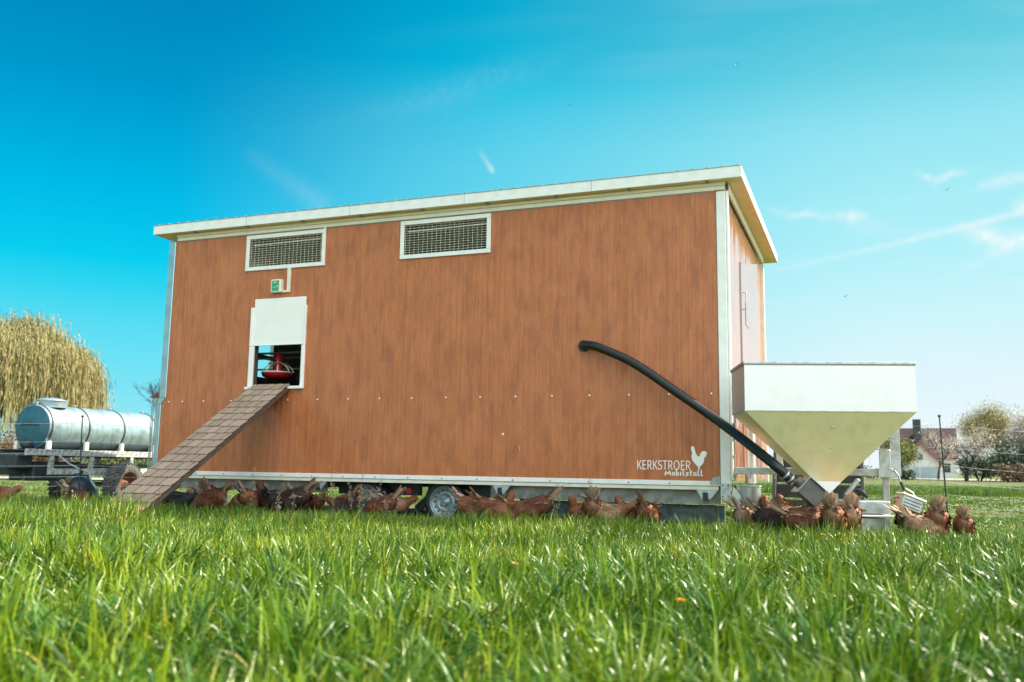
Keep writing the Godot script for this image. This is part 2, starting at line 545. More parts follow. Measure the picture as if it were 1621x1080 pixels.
func scatter(called: String, tufts: Array, count: int, z0: float, z1: float, slope: float, margin: float, seed_: int, scale: float, rule: Callable) -> void:
	var r := RandomNumberGenerator.new()
	r.seed = seed_
	var lists := []
	for t in tufts: lists.append([])
	var made := 0
	var tries := 0
	while made < count and tries < count * 6:
		tries += 1
		# even over the trapezium that the lens sees
		var d := sqrt(lerpf(z0 * z0, z1 * z1, r.randf()))
		var x := r.randf_range(-1, 1) * (slope * d + margin)
		var s: float = rule.call(x, d, r)
		if s <= 0.0: continue
		made += 1
		var k := r.randi() % tufts.size()
		var b := Basis(Vector3.UP, r.randf() * TAU).scaled(Vector3(scale, scale * s * r.randf_range(0.75, 1.25), scale))
		lists[k].append(Transform3D(b, Vector3(x, -0.005, -d)))
	for k in tufts.size():
		var mm := MultiMesh.new()
		mm.transform_format = MultiMesh.TRANSFORM_3D
		mm.use_colors = true
		mm.mesh = tufts[k]
		mm.instance_count = lists[k].size()
		for i in lists[k].size():
			mm.set_instance_transform(i, lists[k][i])
			var o3: Vector3 = lists[k][i].origin
			var n1 := nz.get_noise_2d(o3.x * 1.6 + 70.0, o3.z * 1.6)
			var n2 := nz.get_noise_2d(o3.x * 5.0 + 20.0, o3.z * 5.0 + 9.0)
			var g := clampf(0.5 + n1 * 0.9 + n2 * 0.6, 0.0, 1.0)
			var tint := Color(0.74, 0.90, 0.60).lerp(Color(1.42, 1.27, 0.82), g)
			if n2 > 0.42: tint = Color(1.5, 1.05, 1.2)
			mm.set_instance_color(i, tint)
		var o := MultiMeshInstance3D.new()
		o.multimesh = mm
		o.name = numbered(called)
		add_child(o)
		tag(o, "", "", "", "stuff")

func to_house(x: float, d: float) -> Vector2:      # into the hen house's own ground axes
	var q := Vector2(x - 2.179, -d + 9.0)
	var th := -0.3716
	return Vector2(q.x * cos(th) - q.y * sin(th), q.x * sin(th) + q.y * cos(th))

func grass() -> void:
	var gl := vmat(0.27, Color(0.30, 0.36, 0.03))
	gl.metallic_specular = 0.5
	var near := []
	for k in 6: near.append(tuft_mesh(k, 8, 0.24, 0.0145, 0.06, gl))
	var fld := []
	for k in 6: fld.append(tuft_mesh(20 + k, 12, 0.17, 0.012, 0.10, gl))
	var far := []
	for k in 3: far.append(tuft_mesh(40 + k, 18, 0.12, 0.016, 0.22, gl))
	scatter("near_grass", near, 8600, 1.15, 5.2, 0.66, 1.0, 61, 1.0, func(x, d, r):
		return 0.9 + 0.8 * nz.get_noise_2d(x * 4.0, d * 4.0))
	scatter("meadow_grass", fld, 27000, 5.0, 13.0, 0.66, 1.5, 62, 1.0, func(x, d, r):
		var q := to_house(x, d)
		if q.x > -7.4 and q.x < 0.2 and q.y < 0.1 and q.y > -3.7: return 0.35 if r.randf() < 0.35 else 0.0
		var s := 1.15 + 0.7 * nz.get_noise_2d(x * 2.0, d * 2.0)
		if q.x > -8.5 and q.x < 2.4 and q.y > -0.2 and q.y < 1.0: s *= lerpf(0.5, 1.0, clampf((q.y - 0.25) * 1.3, 0.0, 1.0))   # scratched short by the hens
		if q.x >= 0.0 and q.y < 0.0 and q.y > -6.0: s *= 0.45
		if q.x > -8.0 and q.x < -4.7 and q.y > 2.0 and q.y < 4.2: s *= 1.3      # uncropped by the ramp foot
		if q.x > -3.0 and q.x <= 0.3 and q.y > 0.12 and q.y < 2.0: s *= 1.1
		if q.x > 0.3 and q.x < 2.6 and q.y > 0.5 and q.y < 2.2: s *= 1.1
		if q.x < -5.0 and q.y > 2.0: s *= 1.12
		return s)
	scatter("field_grass", far, 26000, 12.5, 46.0, 0.66, 4.0, 63, 1.0, func(x, d, r):
		var q := to_house(x, d)
		if q.x > -7.4 and q.x < 0.2 and q.y < 0.1 and q.y > -3.7: return 0.0
		if x < -8.0 and d > 25.0 and d < 32.5: return 0.0
		if x > 5.0 and d > 26.0 and d < 31.0: return 2.6
		return 0.55 + 0.5 * nz.get_noise_2d(x * 0.6, d * 0.6))

# ---------------------------------------------------------------- hen house
const HX := 2.179
const HT := -0.3716
var house: Node3D

func H(x: float, y: float, z: float) -> Vector3:      # hen-house axes to the world
	return Vector3(HX + x * cos(HT) + z * sin(HT), y, -9.0 - x * sin(HT) + z * cos(HT))

func ribbed(mb: Mb, x0: float, x1: float, y0: float, y1: float, holes: Array, at: Callable, seed_: int) -> void:
	var r := RandomNumberGenerator.new()
	r.seed = seed_
	var pitch := 0.075
	var edges := []
	var n := int(round((x1 - x0) / pitch))
	for i in n + 1: edges.append(x0 + (x1 - x0) * i / n)
	for i in n:
		var a: float = edges[i]
		var b: float = edges[i + 1]
		var tl := r.randf_range(-0.022, 0.022)
		var cuts := [a, b]
		for ho in holes:
			for q in [ho[0], ho[1]]:
				if q > a + 0.001 and q < b - 0.001: cuts.append(q)
		cuts.sort()
		for j in cuts.size() - 1:
			var xa: float = cuts[j]
			var xb: float = cuts[j + 1]
			var xm := (xa + xb) * 0.5
			var spans := [[y0, y1]]
			for ho in holes:
				if xm > ho[0] and xm < ho[1]:
					var nxt := []
					for s in spans:
						if ho[2] > s[0] and ho[2] < s[1]: nxt.append([s[0], ho[2]])
						if ho[3] > s[0] and ho[3] < s[1]: nxt.append([ho[3], s[1]])
						if ho[2] >= s[1] or ho[3] <= s[0]: nxt.append(s)
					spans = nxt
			for s in spans:
				var g := 0.0028 if xa == a else 0.0
				var g2 := 0.0028 if xb == b else 0.0
				for piece in [[xa, xa + g, 0.0022, 0.0], [xa + g, xb - g2, 0.0, 0.0], [xb - g2, xb, 0.0, 0.0022]]:
					if piece[1] - piece[0] < 0.0004: continue
					var p0: Vector3 = at.call(piece[0], s[0], -piece[2])
					var p1: Vector3 = at.call(piece[1], s[0], -piece[3])
					var p2: Vector3 = at.call(piece[1], s[1], -piece[3])
					var p3: Vector3 = at.call(piece[0], s[1], -piece[2])
					var o: Vector3 = at.call(piece[0], s[0], 1.0) - at.call(piece[0], s[0], 0.0)
					var e: Vector3 = (p1 - p0).normalized()
					var nn := (p1 - p0).cross(p3 - p0).normalized()
					if nn.dot(o) < 0: nn = -nn
					var nl := (nn + e * (tl - 0.010)).normalized()
					var nr := (nn + e * (tl + 0.010)).normalized()
					var i0 := mb.svert(p0, nl)
					var i1 := mb.svert(p1, nr)
					var i2 := mb.svert(p2, nr)
					var i3 := mb.svert(p3, nl)
					mb.squad(i0, i1, i2, i3)

func frame_box(mb: Mb, x0: float, x1: float, y0: float, y1: float, z0: float, z1: float, w: float, bev := 0.004) -> void:
	var zc := (z0 + z1) / 2
	var d := z1 - z0
	mb.box(Vector3((x0 + x1) / 2, y1 - w / 2, zc), Vector3(x1 - x0, w, d), bev)
	mb.box(Vector3((x0 + x1) / 2, y0 + w / 2, zc), Vector3(x1 - x0, w, d), bev)
	mb.box(Vector3(x0 + w / 2, (y0 + y1) / 2, zc), Vector3(w, y1 - y0 - 2 * w, d - 0.002), bev)
	mb.box(Vector3(x1 - w / 2, (y0 + y1) / 2, zc), Vector3(w, y1 - y0 - 2 * w, d - 0.002), bev)

func hbox(called: String, x0: float, x1: float, y0: float, y1: float, z0: float, z1: float, m: Material, parent: Node, bev := 0.003) -> MeshInstance3D:
	var mb := Mb.new()
	mb.box(Vector3((x0 + x1) / 2, (y0 + y1) / 2, (z0 + z1) / 2), Vector3(x1 - x0, y1 - y0, z1 - z0), bev)
	return part(called, mb, m, parent)

func hen_house() -> void:
	house = thing("mobile_hen_house", "long brown wood-grain mobile hen house on wheels with white roof edge and open pop door", "hen house", Vector3(HX, 0, -9), HT)
	var B := -3.55           # back of the house
	var holes := [[-5.91, -4.862, 3.09, 3.445], [-3.719, -2.659, 3.09, 3.445], [-5.756, -5.064, 1.576, 2.16]]
	# front wall: ribbed laminate outside, plain lining inside, reveals round the openings
	var fw := Mb.new()
	ribbed(fw, -7.10, -0.098, 0.535, 3.515, holes, func(x, y, z): return Vector3(x, y, z), 71)
	fw.face([Vector3(-7.166, 0.535, 0), Vector3(-7.10, 0.535, 0), Vector3(-7.10, 1.37, 0), Vector3(-7.166, 1.37, 0)], Vector3(-7.1, 1, -1))
	fw.face([Vector3(-7.166, 1.37, 0), Vector3(-7.10, 1.37, 0), Vector3(-7.10, 1.47, 0)], Vector3(-7.1, 1, -1))
	var wall := part("front_wall", fw, M.laminate, house)
	var inn := Mb.new()
	ribbed(inn, -7.10, -0.098, 0.60, 3.515, holes, func(x, y, z): return Vector3(x, y, -0.062 - z * 0.2), 72)
	for ho in holes:
		var c := Vector3((ho[0] + ho[1]) / 2, (ho[2] + ho[3]) / 2, -0.03)
		for q in [[ho[0], ho[2], ho[1], ho[2]], [ho[1], ho[2], ho[1], ho[3]], [ho[1], ho[3], ho[0], ho[3]], [ho[0], ho[3], ho[0], ho[2]]]:
			var a := Vector3(q[0], q[1], -0.001)
			var b := Vector3(q[2], q[3], -0.001)
			var nn := (c - (a + b) / 2).normalized()
			inn.quadn(a, b, b + Vector3(0, 0, -0.061), a + Vector3(0, 0, -0.061), Vector3(0, signf(nn.y), 0) if absf(nn.y) > absf(nn.x) else Vector3(signf(nn.x), 0, 0))
	part("inner_lining", inn, M.inside, wall)
	# rivets along the wall
	var rv := Mb.new()
	rv.ball(Vector3.ZERO, Vector3(0.013, 0.013, 0.008), 8)
	var rvm := rv.mesh(M.rivet)
	for x in [-7.05, -6.835, -6.50, -6.08, -5.66, -5.24, -4.82, -4.40, -3.98, -3.56, -3.13, -2.71, -2.29, -1.87, -1.451, -1.024, -0.605, -0.176]:
		part_mesh("rivet", rvm, wall, Vector3(x, 1.408, 0.001))
	# scratch on the laminate
	var sc := Mb.new()
	sc.bar(Vector3(-2.245, 0.885, 0.001), Vector3(-2.225, 0.815, 0.001), 0.006, 0.002)
	part("scratch", sc, M.cream, wall)
	var kn := Mb.new()
	kn.ball(Vector3(-2.43, 1.0, 0.0), Vector3(0.016, 0.014, 0.003), 8)
	part("paint_fleck", kn, M.cream, wall)
	lettering(wall)
	# end wall, ribbed too, with a flush door
	var ew := Mb.new()
	ribbed(ew, 0.062, 3.50, 0.535, 3.50, [], func(u, y, z): return Vector3(-0.012 + z, y, -u), 73)
	ew.quadn(Vector3(-0.06, 0.6, -0.062), Vector3(-0.06, 0.6, -3.5), Vector3(-0.06, 3.5, -3.5), Vector3(-0.06, 3.5, -0.062), Vector3.LEFT)
	var endw := part("end_wall", ew, M.laminate_end, house)
	var dr := Mb.new()
	ribbed(dr, 1.19, 3.15, 0.62, 3.0, [], func(u, y, z): return Vector3(-0.008 + z, y, -u), 74)
	var door := part("door", dr, M.laminate_end, house)
	var dt := Mb.new()
	dt.box(Vector3(-0.006, 1.81, -1.18), Vector3(0.014, 2.40, 0.018))
	part("door_trim", dt, M.bolt, door)
	var hd := Mb.new()
	hd.tube([Vector3(-0.008, 2.70, -1.40), Vector3(0.025, 2.70, -1.40), Vector3(0.025, 2.50, -1.40), Vector3(-0.008, 2.50, -1.40)], [0.008], 8)
	part("handle", hd, M.galv, door)
	hbox("warning_plate", -0.006, -0.003, 2.35, 2.62, -1.95, -1.62, M.laminate_end, door, 0.0)
	# far long wall and left end wall
	hbox("rear_wall", -7.10, -0.1, 0.54, 3.51, B, B + 0.05, M.inside, house, 0.0)
	var lw := Mb.new()
	for s in [[0.54, 1.92, 0.0, 3.5], [2.50, 3.51, 0.0, 3.5], [1.92, 2.50, 0.0, 1.88], [1.92, 2.50, 2.24, 3.5], [2.20, 2.26, 1.88, 2.24]]:
		lw.box(Vector3(-7.16, (s[0] + s[1]) / 2, -(s[2] + s[3]) / 2 - 0.01), Vector3(0.06, s[1] - s[0], s[3] - s[2]))
	part("left_end_wall", lw, M.galv, house)
	hbox("floor", -7.14, -0.05, 0.545, 0.60, B + 0.06, -0.065, M.floor_dark, house, 0.0)
	# interior fittings glimpsed through the pop door
	for q in [[2.16, -1.2, 0.016], [2.10, -1.3, 0.012], [1.93, -1.15, 0.012]]:
		var rb := Mb.new()
		rb.tube([Vector3(-6.9, q[0], q[1]), Vector3(-0.3, q[0], q[1])], [q[2]], 8)
		part("perch_rail", rb, M.cream, house)
	hbox("nest_box", -6.4, -0.6, 0.602, 1.55, -2.6, -1.7, M.floor_dark, house)
	# roof
	var rf := Mb.new()
	rf.box(Vector3(-3.595, 3.713, -1.91), Vector3(7.55, 0.012, 4.08), 0.003)
	var roof := part("roof", rf, M.white, house)
	for q in [["fascia", -7.375, 0.185, 3.60, 3.71, 0.118, 0.132], ["fascia", -7.375, 0.185, 3.60, 3.71, -3.952, -3.938], ["fascia", 0.171, 0.185, 3.60, 3.708, -3.936, 0.116], ["fascia", -7.375, -7.361, 3.60, 3.708, -3.936, 0.116]]:
		hbox(q[0], q[1], q[2], q[3], q[4], q[5], q[6], M.white, roof, 0.003)
	hbox("soffit", -7.36, 0.170, 3.603, 3.63, -3.936, 0.116, M.soffit, roof, 0.0)
	var lip := Mb.new()
	lip.box(Vector3(-3.595, 3.722, 0.128), Vector3(7.56, 0.006, 0.02))
	part("drip_edge", lip, M.galv, roof)
	var rr := Mb.new()
	rr.box(Vector3.ZERO, Vector3(0.035, 0.014, 0.10), 0.004)
	var rrm := rr.mesh(M.galv)
	for i in 50: part_mesh("roof_rib", rrm, roof, Vector3(-7.30 + i * 0.152, 3.731, 0.075))
	for x in [-5.9, -4.4, -2.9, -1.4]: hbox("fascia_joint", x, x + 0.006, 3.603, 3.708, 0.1325, 0.1335, M.galv_dull, roof, 0.0)
	# soffit strip fixings
	for i in 9: hbox("soffit_clip", -6.75 + i * 0.82, -6.72 + i * 0.82, 3.592, 3.602, 0.045, 0.10, M.bolt, roof, 0.0)
	# eave strips under the soffit
	var es := hbox("eave_trim", -7.07, 0.0, 3.517, 3.562, -0.05, 0.016, M.cream, house)
	hbox("eave_trim", -7.07, 0.0, 3.564, 3.600, -0.05, 0.030, M.cream, house)
	hbox("shadow_gap", -7.07, -0.1, 3.507, 3.515, -0.04, 0.004, M.bolt, house, 0.0)
	hbox("eave_trim", 0.002, 0.03, 3.505, 3.60, -3.52, -0.052, M.cream, house)
	hbox("gap_seal", 0.001, 0.028, 3.53, 3.575, -0.045, 0.012, M.plastic_black, es)
	# corner posts
	var cp := hbox("corner_post", -0.095, 0.0, 0.36, 3.505, -0.06, 0.012, M.white, house, 0.006)
	hbox("post_edge", 0.003, 0.026, 0.55, 3.503, -0.06, 0.004, M.white, cp)
	hbox("corner_post", -0.02, 0.03, 0.5, 3.505, -3.57, -3.50, M.cream, house)
	var lp := Mb.new()
	lp.box(Vector3(-7.155, 2.49, -0.05), Vector3(0.105, 2.06, 0.115), 0.006)
	lp.box(Vector3(-7.205, 0.95, -0.05), Vector3(0.072, 0.86, 0.115), 0.006)
	lp.face([Vector3(-7.24, 1.38, 0.008), Vector3(-7.168, 1.38, 0.008), Vector3(-7.103, 1.46, 0.008), Vector3(-7.205, 1.46, 0.008)], Vector3(-7.2, 1.4, -1))
	lp.face([Vector3(-7.24, 1.38, 0.008), Vector3(-7.205, 1.46, 0.008), Vector3(-7.205, 1.46, -0.108), Vector3(-7.24, 1.38, -0.108)], Vector3(-7.0, 1.4, -0.05))
	part("corner_post", lp, M.post_sky_tint, house)
	# bottom trim and its bolts, inner lip, corner gusset
	var bt := hbox("bottom_trim", -7.16, -0.10, 0.490, 0.538, -0.05, 0.010, M.white, house)
	hbox("drip_lip", -7.16, -0.12, 0.448, 0.487, -0.05, -0.006, M.cream, bt)
	var bo := Mb.new()
	bo.ball(Vector3.ZERO, Vector3(0.009, 0.009, 0.005), 8)
	var bom := bo.mesh(M.bolt)
	for i in 16: part_mesh("bolt", bom, bt, Vector3(-0.18 - 0.424 * i, 0.508, 0.011))
	var gs := Mb.new()
	for q in [[Vector3(-0.20, 0.53, 0.016), Vector3(-0.165, 0.575, 0.016), Vector3(-0.098, 0.595, 0.016), Vector3(-0.098, 0.50, 0.016), Vector3(-0.20, 0.50, 0.016)]]:
		gs.face(q, Vector3(-0.15, 0.55, -1))
		for i in 5: gs.face([q[i], q[(i + 1) % 5], q[(i + 1) % 5] - Vector3(0, 0, 0.01), q[i] - Vector3(0, 0, 0.01)], Vector3(-0.14, 0.54, 0.011))
	part("corner_plate", gs, M.galv_dull, house)
	# post foot with rivets
	var ft := Mb.new()
	ft.box(Vector3(-0.047, 0.44, 0.017), Vector3(0.098, 0.16, 0.008), 0.002)
	var foot := part("post_plate", ft, M.galv, house)
	for q in [[-0.075, 0.50], [-0.02, 0.50], [-0.075, 0.39], [-0.02, 0.39]]: part_mesh("bolt", bom, foot, Vector3(q[0], q[1], 0.022))
	# locking rod and chain on the right corner
	var lr := Mb.new()
	lr.tube([Vector3(0.045, 0.55, -0.02), Vector3(0.045, 1.62, -0.02)], [0.007], 6)
	for y in [0.60, 0.78, 0.95, 1.10, 1.30, 1.48]: lr.box(Vector3(0.036, y, -0.02), Vector3(0.022, 0.03, 0.028), 0.003)
	part("locking_rod", lr, M.galv_dull, house)
	var ch := Mb.new()
	ch.tube([Vector3(0.055, 1.45, 0.0), Vector3(0.058, 1.36, 0.01), Vector3(0.038, 1.26, 0.012), Vector3(0.06, 1.16, 0.01), Vector3(0.05, 1.08, 0.0), Vector3(0.07, 1.02, 0.0)], [0.005], 6)
	part("cable", ch, M.plastic_black, house)
	# ventilation openings
	for vx in [[-5.963, -4.793, -5.91, -4.862], [-3.765, -2.612, -3.719, -2.659]]:
		var fr := Mb.new()
		frame_box(fr, vx[0], vx[1], 3.040, 3.498, 0.002, 0.022, 0.05)
		var vent := part("vent_frame", fr, M.white, house)
		var nv := 18
		var wv := Mb.new()
		wv.tube([Vector3(0, -0.19, 0), Vector3(0, 0.19, 0)], [0.0018], 5, false)
		var wvm := wv.mesh(M.cream)
		for i in nv + 1: part_mesh("wire", wvm, vent, Vector3(lerpf(vx[2] + 0.012, vx[3] - 0.012, float(i) / nv), 3.268, -0.006))
		var wh := Mb.new()
		wh.tube([Vector3(-0.53, 0, 0), Vector3(0.53, 0, 0)], [0.0027], 5, false)
		var whm := wh.mesh(M.cream)
		for i in 13: part_mesh("wire", whm, vent, Vector3((vx[2] + vx[3]) / 2, 3.09 + 0.029 * i, -0.0025))
		var bm := Mb.new()
		bm.tube([Vector3(vx[2] + 0.02, 3.385, -0.05), Vector3(vx[3] + 0.0, 3.398, -0.05)], [0.010], 8)
		part("flap_bar", bm, M.cream, vent)
	hbox("trim_strip", -4.829, -4.793, 3.500, 3.515, 0.002, 0.02, M.white, house)
	# opener box and conduit
	var bx := hbox("opener_box", -5.525, -5.375, 2.735, 2.898, 0.002, 0.07, M.cream, house, 0.008)
	hbox("opener_panel", -5.503, -5.403, 2.752, 2.882, 0.0705, 0.073, M.green, bx, 0.0)
	hbox("panel_text", -5.475, -5.435, 2.855, 2.865, 0.0735, 0.0745, M.cream, bx, 0.0)
	hbox("panel_text", -5.485, -5.440, 2.795, 2.800, 0.0735, 0.0745, M.cream, bx, 0.0)
	hbox("button", -5.43, -5.415, 2.80, 2.815, 0.0735, 0.077, M.white, bx, 0.002)
	var cd := hbox("conduit", -5.318, -5.274, 2.735, 3.038, 0.002, 0.03, M.cream, house)
	hbox("conduit_elbow", -5.372, -5.320, 2.735, 2.762, 0.002, 0.028, M.cream, cd)
	var cord := Mb.new()
	cord.tube([Vector3(-5.44, 2.735, 0.03), Vector3(-5.44, 2.665, 0.025)], [0.003], 5)
	part("pull_cord", cord, M.bolt, house)
	# pop door
	var sh := hbox("pop_door_shutter", -5.782, -5.030, 2.082, 2.672, 0.010, 0.018, M.door_white, house, 0.002)
	hbox("shutter_edge", -5.782, -5.030, 2.082, 2.092, 0.019, 0.027, M.door_white, sh)
	hbox("guide_rail", -5.826, -5.757, 1.541, 2.078, 0.002, 0.03, M.door_white, house, 0.004)
	hbox("guide_rail", -5.063, -5.016, 1.541, 2.078, 0.002, 0.03, M.door_white, house, 0.004)
	hbox("guide_rail", -5.826, -5.784, 2.080, 2.565, 0.002, 0.034, M.door_white, house, 0.004)
	hbox("guide_rail", -5.028, -5.016, 2.080, 2.565, 0.002, 0.034, M.door_white, house, 0.003)
	hbox("door_sill", -5.845, -5.016, 1.540, 1.575, 0.032, 0.06, M.door_white, house, 0.004)
	# chassis
	hbox("chassis_beam", -2.62, -0.12, 0.305, 0.446, -0.20, -0.14, M.underframe, house)
	hbox("chassis_beam", -6.95, -4.75, 0.315, 0.446, -0.20, -0.14, M.underframe, house)
	hbox("chassis_beam", -2.3, -0.1, 0.12, 0.29, -0.34, -0.28, M.sill_board, house)
	hbox("chassis_beam", -6.95, -0.12, 0.33, 0.446, -3.2, -3.1, M.dark_iron, house)
	for x in [-6.4, -5.1, -1.4]: hbox("cross_member", x - 0.05, x + 0.05, 0.36, 0.446, -3.1, -0.21, M.dark_iron, house)
	hbox("underframe_post", -6.62, -6.56, 0.1, 0.40, -0.13, -0.07, M.galv_dull, house)
	for x in [-4.746, -2.442, -0.235]:
		var br := Mb.new()
		br.face([Vector3(x - 0.10, 0.447, 0.0), Vector3(x + 0.11, 0.447, 0.0), Vector3(x + 0.045, 0.37, 0.0), Vector3(x - 0.055, 0.37, 0.0)], Vector3(x, 0.4, -1))
		br.box(Vector3(x + 0.028, 0.40, -0.03), Vector3(0.022, 0.09, 0.058))
		br.box(Vector3(x - 0.052, 0.40, -0.03), Vector3(0.014, 0.09, 0.058))
		var b2 := part("lashing_bracket", br, M.galv, house)
		hbox("slot", x - 0.038, x + 0.012, 0.345, 0.425, -0.02, 0.004, M.plastic_black, b2, 0.0)
	hbox("type_plate", -0.53, -0.44, 0.385, 0.425, -0.138, -0.134, M.underframe, house)
	# wheels of the tandem axle, each with a sloping arm
	for x in [-3.18, -4.19]:
		wheel(house, Vector3(x, 0.245, -0.21), 0.25, 0.172, 0.18, M.rubber, M.rim)
		wheel(house, Vector3(x, 0.245, -3.25), 0.25, 0.172, 0.18, M.rubber, M.rim)
		var ar := Mb.new()
		ar.bar(Vector3(x + 0.55 - 1.0, 0.14, -0.36), Vector3(x - 0.12, 0.43, -0.36), 0.04, 0.09)
		part("suspension_arm", ar, M.dark_iron, house)
		var mg := Mb.new()
		var arc := []
		for i in 9:
			var an := PI * 0.12 + PI * 0.80 * i / 8
			arc.append(Vector3(x + cos(an) * 0.285, 0.245 + sin(an) * 0.20 - 0.0, -0.30))
		for i in 8: mg.bar(arc[i], arc[i + 1], 0.16, 0.006)
		part("mudguard", mg, M.plastic_black, house)
	hbox("axle_beam", -3.5, -2.7, 0.30, 0.44, -0.42, -0.36, M.dark_iron, house)
	hbox("axle_beam", -4.7, -3.6, 0.30, 0.44, -0.42, -0.36, M.dark_iron, house)
	var rl := Mb.new()
	rl.tube([Vector3(-3.63, 0.36, -0.13), Vector3(-3.63, 0.36, -0.16)], [0.035], 12)
	part("side_reflector", rl, M.red, house)
	# drawbar at the right end, jack and its handles
	hbox("drawbar", 0.03, 1.36, 0.612, 0.680, -0.12, -0.05, M.galv, house, 0.006)
	hbox("drawbar", 0.03, 1.36, 0.612, 0.680, -2.4, -2.33, M.galv_dull, house, 0.006)
	var bs := Mb.new()
	for x in [0.18, 0.42]: bs.box(Vector3(x, 0.62, -0.085), Vector3(0.012, 0.10, 0.09))
	part("drawbar_plate", bs, M.galv, house)
	hbox("panel_end_trim", 0.03, 0.10, 0.61, 0.66, -0.60, -0.06, M.white, house)
	var jk := hbox("jack_tube", 1.37, 1.47, 0.63, 0.86, -0.10, 0.0, M.galv, house, 0.006)
	hbox("jack_leg", 1.392, 1.45, 0.04, 0.66, -0.08, -0.02, M.galv_dull, jk, 0.004)
	hbox("jack_foot", 1.34, 1.50, 0.02, 0.04, -0.13, 0.03, M.galv_dull, jk, 0.004)
	hbox("jack_collar", 1.355, 1.485, 0.60, 0.69, -0.115, 0.015, M.galv, jk, 0.006)
	var jh := Mb.new()
	jh.tube([Vector3(1.345, 0.865, -0.05), Vector3(1.345, 0.94, -0.05), Vector3(1.355, 0.95, -0.05), Vector3(1.485, 0.95, -0.05), Vector3(1.495, 0.94, -0.05), Vector3(1.495, 0.865, -0.05), Vector3(1.345, 0.865, -0.05)], [0.006], 6)
	part("jack_handle", jh, M.galv, jk)
	var jc := Mb.new()
	jc.tube([Vector3(1.47, 0.66, 0.0), Vector3(1.50, 0.665, 0.02), Vector3(1.53, 0.62, 0.03), Vector3(1.55, 0.55, 0.03)], [0.008], 6)
	part("crank", jc, M.galv, jk)
	var jg := Mb.new()
	jg.tube([Vector3(1.545, 0.565, 0.03), Vector3(1.575, 0.49, 0.03)], [0.014], 8)
	part("crank_grip", jg, M.plastic_black, jk)
	hbox("light_board", 1.475, 1.565, 0.615, 1.08, -0.34, -0.32, M.galv, house, 0.003)
	# downpipe and drum at the right end
	var dp := Mb.new()
	dp.tube([Vector3(0.16, 0.52, -0.30), Vector3(0.16, 1.30, -0.30)], [0.055], 18)
	part("downpipe", dp, M.steel, house)
	var dm := Mb.new()
	dm.lathe([Vector2(0.0, 0.12), Vector2(0.12, 0.12), Vector2(0.12, 0.48), Vector2(0.125, 0.49), Vector2(0.125, 0.50), Vector2(0.0, 0.50)], 24, Transform3D(Basis(), Vector3(0.16, 0.0, -0.10)))
	part("drum", dm, M.galv, house)
	var fl := Mb.new()
	fl.face([Vector3(0.0, 0.34, -0.02), Vector3(0.10, 0.27, 0.02), Vector3(0.10, 0.40, 0.02), Vector3(0.02, 0.50, -0.02)], Vector3(0.05, 0.4, -1))
	part("mud_flap", fl, M.white, house)
	for x in [0.45, 0.65]:
		var lg := Mb.new()
		lg.bar(Vector3(x, 0.62, -0.5), Vector3(x - 0.05, 1.0, -0.5), 0.05, 0.05)
		part("hopper_strut", lg, M.steel, house)

func wheel(parent: Node, at: Vector3, r: float, rim: float, w: float, tm: Material, rm: Material) -> void:
	# axis along z, outer face towards +z
	var tb := Mb.new()
	var t := Transform3D(Basis(Vector3.RIGHT, PI / 2), Vector3.ZERO)
	tb.lathe([Vector2(rim, -w * 0.42), Vector2(rim + 0.015, -w * 0.5), Vector2(r - 0.03, -w * 0.5), Vector2(r, -w * 0.36), Vector2(r, w * 0.36), Vector2(r - 0.03, w * 0.5), Vector2(rim + 0.015, w * 0.5), Vector2(rim, w * 0.42)], 36, t)
	var ty := part("tyre", tb, tm, parent, at)
	ty.name = "tyre"
	var rb := Mb.new()
	rb.lathe([Vector2(rim + 0.004, w * 0.46), Vector2(rim - 0.004, w * 0.47), Vector2(rim - 0.012, w * 0.40), Vector2(rim - 0.020, w * 0.30), Vector2(rim * 0.66, w * 0.24), Vector2(rim * 0.60, w * 0.30), Vector2(rim * 0.52, w * 0.31), Vector2(rim * 0.46, w * 0.24), Vector2(0.04, w * 0.22), Vector2(0.038, w * 0.34), Vector2(0.0, w * 0.36)], 36, t)
	var ri := part("rim", rb, rm, parent, at)
	var hb := Mb.new()
	for i in 14:
		var an := TAU * i / 14
		hb.tube([Vector3(cos(an) * rim * 0.77, sin(an) * rim * 0.77, w * 0.262), Vector3(cos(an) * rim * 0.77, sin(an) * rim * 0.77, w * 0.285)], [rim * 0.068], 10)
	part("rim_hole", hb, M.plastic_black, ri)
	var nb := Mb.new()
	for i in 5:
		var an := TAU * i / 5
		nb.tube([Vector3(cos(an) * rim * 0.36, sin(an) * rim * 0.36, w * 0.22), Vector3(cos(an) * rim * 0.36, sin(an) * rim * 0.36, w * 0.32)], [0.010], 6)
	part("wheel_nut", nb, M.bolt, ri)

func text_part(called: String, s: String, x0: float, x1: float, y0: float, cap: float, parent: Node, bold := false) -> void:
	var f := SystemFont.new()
	f.font_names = PackedStringArray(["Droid Sans"])
	if bold: f.font_weight = 700
	var t := TextMesh.new()
	t.text = s
	t.font = f
	t.font_size = 64
	t.pixel_size = 0.01
	t.depth = 0.02
	t.curve_step = 1.0
	t.horizontal_alignment = HORIZONTAL_ALIGNMENT_LEFT
	t.material = M.door_white
	var bb := t.get_aabb()
	var o := part_mesh(called, t, parent)
	var sx := (x1 - x0) / bb.size.x
	var sy := cap / bb.size.y
	o.scale = Vector3(sx, sy, 0.1)
	o.position = Vector3(x0 - bb.position.x * sx, y0 - bb.position.y * sy, 0.0035)

